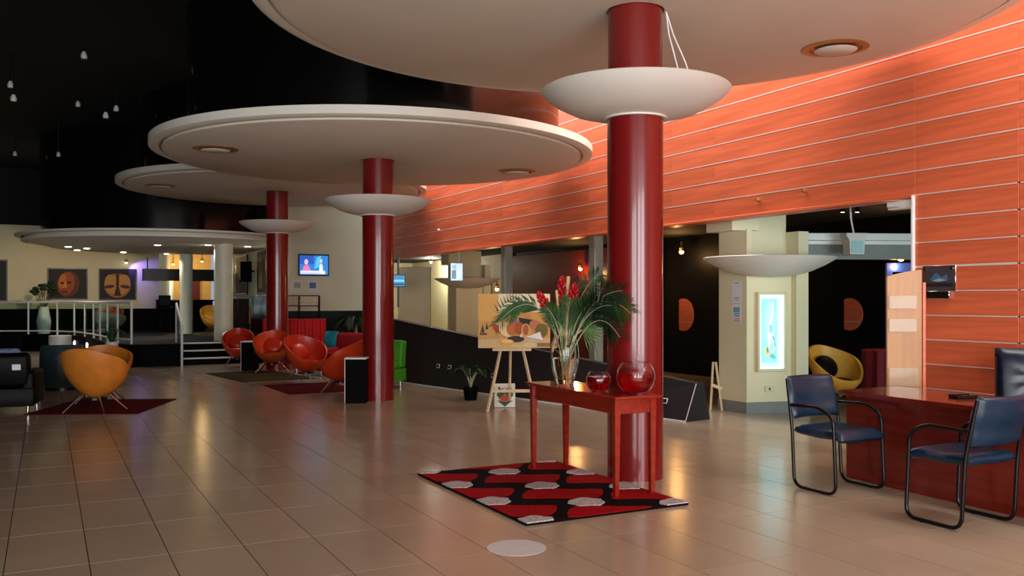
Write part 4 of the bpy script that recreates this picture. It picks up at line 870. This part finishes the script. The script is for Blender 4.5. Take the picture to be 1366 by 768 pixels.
# art on the mask wall
def framed(name, label, x, z, w_, h_, shapes, y=31.995, rz=0.0, loc=None, cat='picture'):
    t = thing(name, label, cat, loc or (x, y, z), rz)
    p = MB(); p.box(0, -0.02, h_/2, w_, 0.04, h_, bev=0.006); p.build('frame', 'black_metal', t)
    picture('picture', w_*0.94, h_*0.93, shapes, t, y=-0.041, z0=h_*0.035); return t
BK = (24, 14, 10)
framed('mask_picture', 'framed picture of a copper mask in half profile', 0.62, 1.52, 1.16, 1.0, [(BK, RECT), ((110, 44, 14), ov(0.52, 0.48, 0.29, 0.44, 26, -0.12)), ((176, 78, 24), ov(0.46, 0.5, 0.22, 0.4, 26, -0.12)), ((214, 122, 44), ov(0.36, 0.58, 0.1, 0.26, 20, -0.15)), ((70, 24, 8), ov(0.36, 0.52, 0.06, 0.04)), ((70, 24, 8), ov(0.54, 0.54, 0.07, 0.04)), ((226, 150, 70), [(0.42, 0.56), (0.47, 0.56), (0.48, 0.36), (0.38, 0.36)]), ((120, 40, 16), ov(0.42, 0.22, 0.1, 0.05))])
framed('mask_picture', 'framed picture of a broad tan mask with slit eyes', 2.08, 1.50, 1.12, 1.02, [(BK, RECT), ((176, 112, 54), ov(0.5, 0.46, 0.38, 0.42, 30)), ((206, 146, 80), ov(0.34, 0.5, 0.2, 0.34, 24, 0.15)), ((206, 146, 80), ov(0.66, 0.5, 0.2, 0.34, 24, -0.15)), ((90, 36, 20), ov(0.27, 0.42, 0.15, 0.06, 20, 0.15)), ((90, 36, 20), ov(0.72, 0.42, 0.15, 0.06, 20, -0.15)), ((54, 24, 12), rc(0.46, 0.45, 0.54, 1.0)), ((60, 26, 14), [(0.47, 0.45), (0.53, 0.45), (0.6, 0.1), (0.4, 0.1)])])
framed('dark_picture', 'dark framed picture beyond the mask pictures', -1.65, 1.45, 1.2, 1.3, [((20, 24, 22), RECT), ((70, 84, 80), [(0.55, 0.2), (0.75, 0.75), (0.85, 0.7), (0.7, 0.15)]), ((50, 60, 58), [(0.2, 0.9), (0.5, 0.6), (0.45, 0.5), (0.15, 0.8)])])
framed('tall_picture', 'tall brown figure picture on the cream alcove wall', 0, 0, 1.7, 1.15, [((48, 34, 24), RECT), ((90, 62, 40), rc(0, 0, 0.5, 1)), ((190, 176, 160), [(0.62, 0.25), (0.66, 0.6), (0.74, 0.9), (0.84, 0.7), (0.8, 0.3)]), ((226, 216, 206), ov(0.74, 0.5, 0.06, 0.2)), ((130, 100, 70), ov(0.25, 0.35, 0.06, 0.2))], loc=(5.145, 27.2, 1.66), rz=-PI/2)
framed('tall_picture', 'second tall brown picture beside the wall speaker', 0, 0, 1.1, 1.15, [((40, 30, 24), RECT), ((120, 90, 60), rc(0.2, 0.1, 0.6, 0.9))], loc=(5.145, 24.4, 1.66), rz=-PI/2)
ws = thing('wall_speaker', 'black loudspeaker on the alcove wall between two pictures', 'speaker', (4.9, 25.5, 2.0), -PI/2)
p = MB(); p.box(0, 0, 0.28, 0.34, 0.3, 0.56, bev=0.02); p.build('cabinet', 'black_matte', ws); p = MB(); p.box(0, -0.152, 0.28, 0.28, 0.006, 0.5); p.build('grille', 'grille', ws, smooth=0); p = MB(); p.box(0, 0.195, 0.3, 0.06, 0.1, 0.06); p.build('bracket', 'black_metal', ws, smooth=0)
bc = thing('bar_back_cabinet', 'long black back-bar cabinet along the alcove wall', 'cabinet', (4.85, 25.6, 0.5), 0)
p = MB(); p.box(0, 0, 0.55, 0.55, 5.0, 1.1, bev=0.008); p.build('body', 'black_gloss', bc)
for y in (-1.5, 0, 1.5):
    p = MB(); p.box(-0.28, y, 0.55, 0.02, 1.4, 0.96, bev=0.004); d = p.build('door', 'black_matte', bc); p = MB(); p.tube([(-0.31, y+0.5, 0.7), (-0.31, y+0.5, 1.0)], 0.012, 6); p.build('handle', 'chrome', d)
br = thing('bar_header_beam', 'dark grey header beam above the bar counter', 'beam', (3.95, 31.0, 2.12), 0)
p = MB(); p.box(0, 0, 0.19, 2.4, 0.3, 0.38, bev=0.01); p.build('beam', 'black_metal', br)
for s in (-1.05, 1.05):
    p = MB(); p.tube([(s, 0, 0.38), (s, 0, 0.74)], 0.02, 8); p.build('hanger', 'black_metal', br)
bk = thing('bar_counter', 'black bar counter behind the cream columns', 'bar counter', (4.05, 31.2, 0.5), 0)
p = MB(); p.box(0, 0, 0.48, 1.7, 0.55, 0.96, bev=0.01); p.build('front', 'black_matte', bk); p = MB(); p.box(0, 0, 0.985, 1.8, 0.68, 0.05, bev=0.008); p.build('counter_top', 'black_gloss', bk)
fg = thing('drinks_fridge', 'bright glass-fronted drinks fridge behind the bar', 'fridge', (3.72, 33.9, 0.5), 0)
p = MB(); p.box(0, 0, 0.85, 0.55, 0.5, 1.7, bev=0.015); p.build('cabinet', 'white_paint', fg); picture('lit_front', 0.45, 0.9, [((196, 226, 226), RECT), ((90, 150, 150), rc(0.15, 0.1, 0.8, 0.45)), ((30, 40, 44), rc(0.4, 0.6, 0.65, 0.95))], fg, y=-0.252, emit=0.6, z0=0.75)
bs = thing('bar_shelf_panel', 'brown wooden panel on the bar wall', 'wall panel', (4.75, 34.4, 0.5), 0); p = MB(); p.box(0, 0.04, 0.9, 0.5, 0.08, 1.8, bev=0.005); p.build('panel', 'dark_red_wood', bs)
sb = thing('bar_stool', 'black bar stool in front of the bar counter', 'stool', (3.35, 30.2, 0.5), 0)
p = MB(); p.lathe([(0, 0.72), (0.2, 0.72), (0.21, 0.76), (0.18, 0.8), (0, 0.8)], 24); p.build('seat', 'black_leather', sb); p = MB(); p.box(0, 0.18, 0.98, 0.36, 0.04, 0.34, bev=0.015); p.build('backrest', 'black_leather', sb)
for a in range(4): p = MB(); p.tube([(0.13*math.cos(a*PI/2+.78), 0.13*math.sin(a*PI/2+.78), 0.72), (0.22*math.cos(a*PI/2+.78), 0.22*math.sin(a*PI/2+.78), 0.0)], 0.012, 6); p.build('leg', 'black_metal', sb)
# spotlights on the black ceiling
for k, (px, py) in enumerate([(112, 74), (14, 113), (18, 131), (104, 139), (155, 145), (141, 154), (105, 182), (20, 205), (78, 206), (98, 213), (171, 216), (303, 290)]):
    zz = 5.42 - 0.28*(k % 3); Z = (zz-1.5)*1200/(400-py)
    if k == 11: continue
    Z = min(Z, 29.5); zz = 1.5+(400-py)/1200*Z; X = (px-683)/1200*Z
    t = thing('ceiling_spotlight', 'small white spotlight under the black ceiling', 'spotlight', P(X, Z, zz), random.uniform(0, 3), 'spotlights on the black ceiling')
    q = MB(); q.tube([(0, 0, 0.05), (0, 0, CEIL-zz)], 0.008, 6); q.build('stem', 'black_metal', t)
    q = MB(); q.lathe([(0, -0.05), (0.045, -0.05), (0.05, 0.0), (0.025, 0.06), (0, 0.065)], 14); q.build('can', 'white_paint' if k in (4, 5) else 'aluminium', t)

# ================================================================== DESK, VISITOR CHAIRS, EXECUTIVE CHAIR
dk = thing('reception_desk', 'glossy mahogany reception desk beside the panelled wall', 'desk', (6.0, 4.25, 0))
n = 16; L0, L1 = -1.3, 1.22
front = [(-0.10*math.sin(PI*i/n)*0.6, L0+(L1-L0)*i/n) for i in range(n+1)]
p = MB(); p.prism([(x-0.045, y*1.02) for x, y in front] + [(0.68, L1*1.02), (0.68, L0*1.02)], 0.70, 0.74); bmesh.ops.bevel(p.bm, geom=[e for e in p.bm.edges], offset=0.006, segments=1, affect='EDGES'); p.build('desk_top', 'mahogany', dk)
p = MB(); p.prism([(x+0.03, y) for x, y in front] + [(x+0.06, y) for x, y in front[::-1]], 0.0, 0.70); p.build('modesty_panel', 'mahogany', dk, smooth=30)
p = MB(); p.box(0.34, L1-0.03, 0.35, 0.62, 0.03, 0.70, bev=0.003); p.build('end_panel', 'mahogany', dk)
p = MB(); p.box(0.36, L0+0.25, 0.35, 0.54, 0.45, 0.70, bev=0.003); ped = p.build('drawer_pedestal', 'mahogany', dk)
for k in range(3):
    p = MB(); p.box(0.637, L0+0.25, 0.14+0.22*k, 0.016, 0.41, 0.2, bev=0.003); p.build('drawer', 'mahogany', ped)
ty = thing('desk_tray', 'flat dark tray on the desk top', 'tray', P(3.50, 6.98, 0.7405), face(0.1, -1))
p = MB(); p.box(0, 0, 0.008, 0.17, 0.12, 0.016, bev=0.004); p.build('base', 'black_matte', ty)
for s in (-1, 1): p = MB(); p.box(0, s*0.056, 0.014, 0.17, 0.01, 0.024, bev=0.002); p.build('edge', 'black_metal', ty)
def loop(pts, r=6):
    return pts
def smooth_path(ctrl, rad=0.06, seg=5):
    out = [Vector(ctrl[0])]
    for i in range(1, len(ctrl)-1):
        p0, p1, p2 = map(Vector, ctrl[i-1:i+2]); d0 = (p0-p1); d1 = (p2-p1); q = min(rad, d0.length*.45, d1.length*.45)
        a, c = p1+d0.normalized()*q, p1+d1.normalized()*q
        for k in range(seg+1):
            t = k/seg; out.append(a*(1-t)**2 + p1*2*t*(1-t) + c*t*t)
    out.append(Vector(ctrl[-1])); return out
def visitor_chair(label, leather, loc, rz):
    t = thing('visitor_chair', label, 'chair', loc, rz, 'visitor chairs at the desk')
    for s in (-1, 1):
        x = s*0.262
        path = smooth_path([(x*0.93, 0.30, 0.86), (x, 0.225, 0.47), (x, 0.20, 0.014), (x, -0.23, 0.014), (x, -0.20, 0.60), (x*1.02, -0.06, 0.665), (x*1.0, 0.235, 0.655)], 0.085, 6)
        p = MB(); p.tube(path, 0.0135, 10); p.build('side_frame', 'black_metal', t)
        p = MB(); p.lathe([(0, 0), (0.012, 0), (0.012, 0.008), (0, 0.008)], 10, (x, -0.1, 0.0)); p.build('glide', 'black_matte', t)
    # seat: rounded pad, front edge rolled
    b = MB(); nx, ny = 24, 22; vs, fs = [], []
    def grid(fn, flip):
        k = len(vs)
        for i in range(nx+1):
            for j in range(ny+1): vs.append(fn(i/nx, j/ny))
        for i in range(nx):
            for j in range(ny):
                f = [k+i*(ny+1)+j, k+(i+1)*(ny+1)+j, k+(i+1)*(ny+1)+j+1, k+i*(ny+1)+j+1]; fs.append(f[::-1] if flip else f)
    def edge(u): return max(0.0, 1-abs(2*u-1)**9)**0.5
    sw, sd_ = 0.245, 0.25
    def seat_pt(u, v, s):
        e = edge(u)*edge(v); x = (2*u-1)*sw; y = (2*v-1)*sd_
        z = 0.458 + s*0.045*e - 0.012*math.sin(PI*v)*e*(1 if s > 0 else 0) - 0.03*max(0, 0.2-v)/0.2 + 0.004*math.sin(PI*3*v)*e
        return (x, y-0.01, z)
    grid(lambda u, v: seat_pt(u, v, 1), False); grid(lambda u, v: seat_pt(u, v, -1), True)
    b.faces(vs, fs); bmesh.ops.remove_doubles(b.bm, verts=b.bm.verts, dist=1e-4); b.build('seat', leather, t, smooth=70)
    b = MB(); vs, fs = [], []
    def back_pt(u, v, s):
        e = edge(u)*edge(v); hw = 0.225+0.035*math.sin(PI*(0.25+0.6*v)); x = (2*u-1)*hw; z = 0.545+0.335*v
        y = 0.215+0.085*v - 0.05*math.sin(PI*u)*-1*1.0 - s*0.036*e*(1+0.12*math.sin(PI*4*v))
        return (x, y, z)
    grid(lambda u, v: back_pt(u, v, 1), False); grid(lambda u, v: back_pt(u, v, -1), True)
    b.faces(vs, fs); bmesh.ops.remove_doubles(b.bm, verts=b.bm.verts, dist=1e-4); b.build('backrest', leather, t, smooth=70)
    return t
visitor_chair('navy leather visitor chair at the far end of the desk, backed to the corridor', 'navy_leather', (5.60, 5.17, 0), 0.0)
visitor_chair('navy visitor chair turned away, facing the other visitor chair', 'navy_leather', (5.52, 4.02, 0), PI-0.02)
ex = thing('executive_chair', 'puffy dark navy leather executive chair behind the desk', 'chair', P(4.22, 7.12), face(-0.3, -1))
b = MB(); vs, fs = [], []; nx, ny = 22, 22
def exb(u, v, s):
    e = max(0.0, 1-abs(2*u-1)**8)**0.5*max(0.0, 1-abs(2*v-1)**8)**0.5; r = math.hypot((u-.5)*1.2, v-.62)
    puff = 0.055*e*(1-0.55*math.exp(-(r/0.07)**2)) + 0.008*e*math.sin(math.atan2(v-.62, u-.5)*9)*math.exp(-((r-0.18)/0.12)**2)
    return ((2*u-1)*(0.31-0.02*v), 0.22+0.12*v - s*puff, 0.46+0.64*v)
for s in (1, -1):
    k = len(vs)
    for i in range(nx+1):
        for j in range(ny+1): vs.append(exb(i/nx, j/ny, s))
    for i in range(nx):
        for j in range(ny):
            f = [k+i*(ny+1)+j, k+(i+1)*(ny+1)+j, k+(i+1)*(ny+1)+j+1, k+i*(ny+1)+j+1]; fs.append(f if s > 0 else f[::-1])
b.faces(vs, fs); bmesh.ops.remove_doubles(b.bm, verts=b.bm.verts, dist=1e-4); b.build('backrest', 'dark_navy_leather', ex, smooth=70)
p = MB(); p.box(0, -0.03, 0.47, 0.56, 0.5, 0.13, bev=0.05, seg=3); p.build('seat', 'dark_navy_leather', ex)
for s in (-1, 1):
    p = MB(); p.tube(smooth_path([(s*0.3, 0.2, 0.45), (s*0.32, 0.2, 0.66), (s*0.32, -0.15, 0.66), (s*0.3, -0.15, 0.43)], 0.08), 0.02, 8); p.build('arm', 'black_matte', ex)
p = MB(); p.tube([(0, 0, 0.1), (0, 0, 0.41)], 0.03, 12); p.build('gas_lift', 'black_metal', ex)
for k in range(5):
    a = 2*PI*k/5+0.3; p = MB(); p.tube([(0, 0, 0.12), (0.28*math.cos(a), 0.28*math.sin(a), 0.075)], [0.028, 0.018], 8); lg = p.build('base_arm', 'black_metal', ex)
    p = MB(); p.lathe([(0, -0.02), (0.03, -0.02), (0.03, 0.02), (0, 0.02)], 12); o = p.build('castor', 'black_matte', lg); o.location = (0.28*math.cos(a), 0.28*math.sin(a), 0.031); o.rotation_euler = (PI/2, 0, a)
# brochure panel and wall plaque
bp_ = thing('brochure_panel', 'tall beech brochure panel with clear pockets behind the desk', 'display panel', P(3.58, 8.22), face(-0.12, -1))
top = [(-0.15, 0), (0.15, 0), (0.15, 1.775), (0.10, 1.77), (0.0, 1.755), (-0.10, 1.73), (-0.15, 1.715)]
p = MB(); p.prism(top, -0.02, 0.02, Matrix.Rotation(PI/2, 4, 'X')); p.build('board', 'beech', bp_, smooth=0)
p = MB(); p.box(0.17, 0.0, 0.83, 0.03, 0.06, 1.66, bev=0.004); p.build('side_post', 'wall_wood', bp_)
p = MB(); p.box(0, 0.0, 0.02, 0.34, 0.18, 0.04, bev=0.006); p.build('foot', 'beech', bp_)
for z, h, x0, x1 in ((1.48, 0.12, -0.14, 0.1), (1.27, 0.12, -0.14, 0.1), (0.80, 0.17, -0.14, 0.12)):
    p = MB(); p.box((x0+x1)/2, -0.034, z, x1-x0, 0.026, h, bev=0.003); p.build('clear_pocket', 'acrylic', bp_)
wp = thing('wall_plaque', 'reflective metal wall plaque with a card holder beside the brochure panel', 'plaque', (WX-0.001, 5.86, 1.58), -PI/2)
p = MB(); p.box(0, -0.006, 0.13, 0.36, 0.012, 0.25, bev=0.003); p.build('plate', 'chrome', wp)
for x in (-0.15, 0.15):
    p = MB(); p.lathe([(0, 0), (0.014, 0), (0.014, 0.02), (0, 0.022)], 12); o = p.build('stand_off', 'chrome', wp); o.location = (x, -0.012, 0.225); o.rotation_euler = (PI/2, 0, 0)
picture('emblem', 0.34, 0.23, [((70, 58, 60), RECT), ((60, 110, 150), [(0.2, 0.45), (0.4, 0.75), (0.6, 0.55), (0.75, 0.68), (0.8, 0.45)]), ((150, 170, 186), [(0.25, 0.4), (0.5, 0.5), (0.78, 0.42), (0.5, 0.36)]), ((30, 26, 30), rc(0.05, 0.15, 0.95, 0.3))], wp, y=-0.0125, z0=0.015)
p = MB(); p.box(-0.02, -0.02, -0.03, 0.3, 0.04, 0.075, bev=0.003); p.build('card_holder', 'chrome', wp)
for (y, z) in ((7.6, 2.75), (8.35, 2.72), (18.4, 3.05)):
    p = MB(); p.lathe([(0, 0), (0.022, 0), (0.026, 0.015), (0.012, 0.045), (0, 0.05)], 12); o = p.build('wall_sensor', 'bowl_white' if y > 10 else 'brass'); o.location = (WX-0.001, y, z); o.rotation_euler = (0, -PI/2, 0); tag(o, 'tiny round sprinkler head on the panelled wall', 'sprinkler', 'sprinkler heads on the panelled wall')
# red cloth table in the corridor
rt = thing('cloth_table', 'small table with a dark red cloth in the corridor', 'table', P(5.3, 12.75), face(0.2, -1))
p = MB(); n = 48; per = []
for i in range(n):
    a = 2*PI*i/n; per.append((0.34*math.cos(a)+0.015*math.cos(a)*math.sin(a*12), 0.33*math.sin(a)+0.015*math.sin(a)*math.sin(a*12)))
p.faces([(x, y, 0.01) for x, y in per]+[(x*0.93, y*0.93, 0.78) for x, y in per], [[i, (i+1) % n, n+(i+1) % n, n+i] for i in range(n)]+[[n+i for i in range(n)]]); p.build('cloth', 'wine_cloth', rt, smooth=30)
p = MB(); p.lathe([(0, 0.781), (0.32, 0.781), (0.32, 0.795), (0, 0.795)], 40); p.build('table_top', 'crimson_fabric', rt)
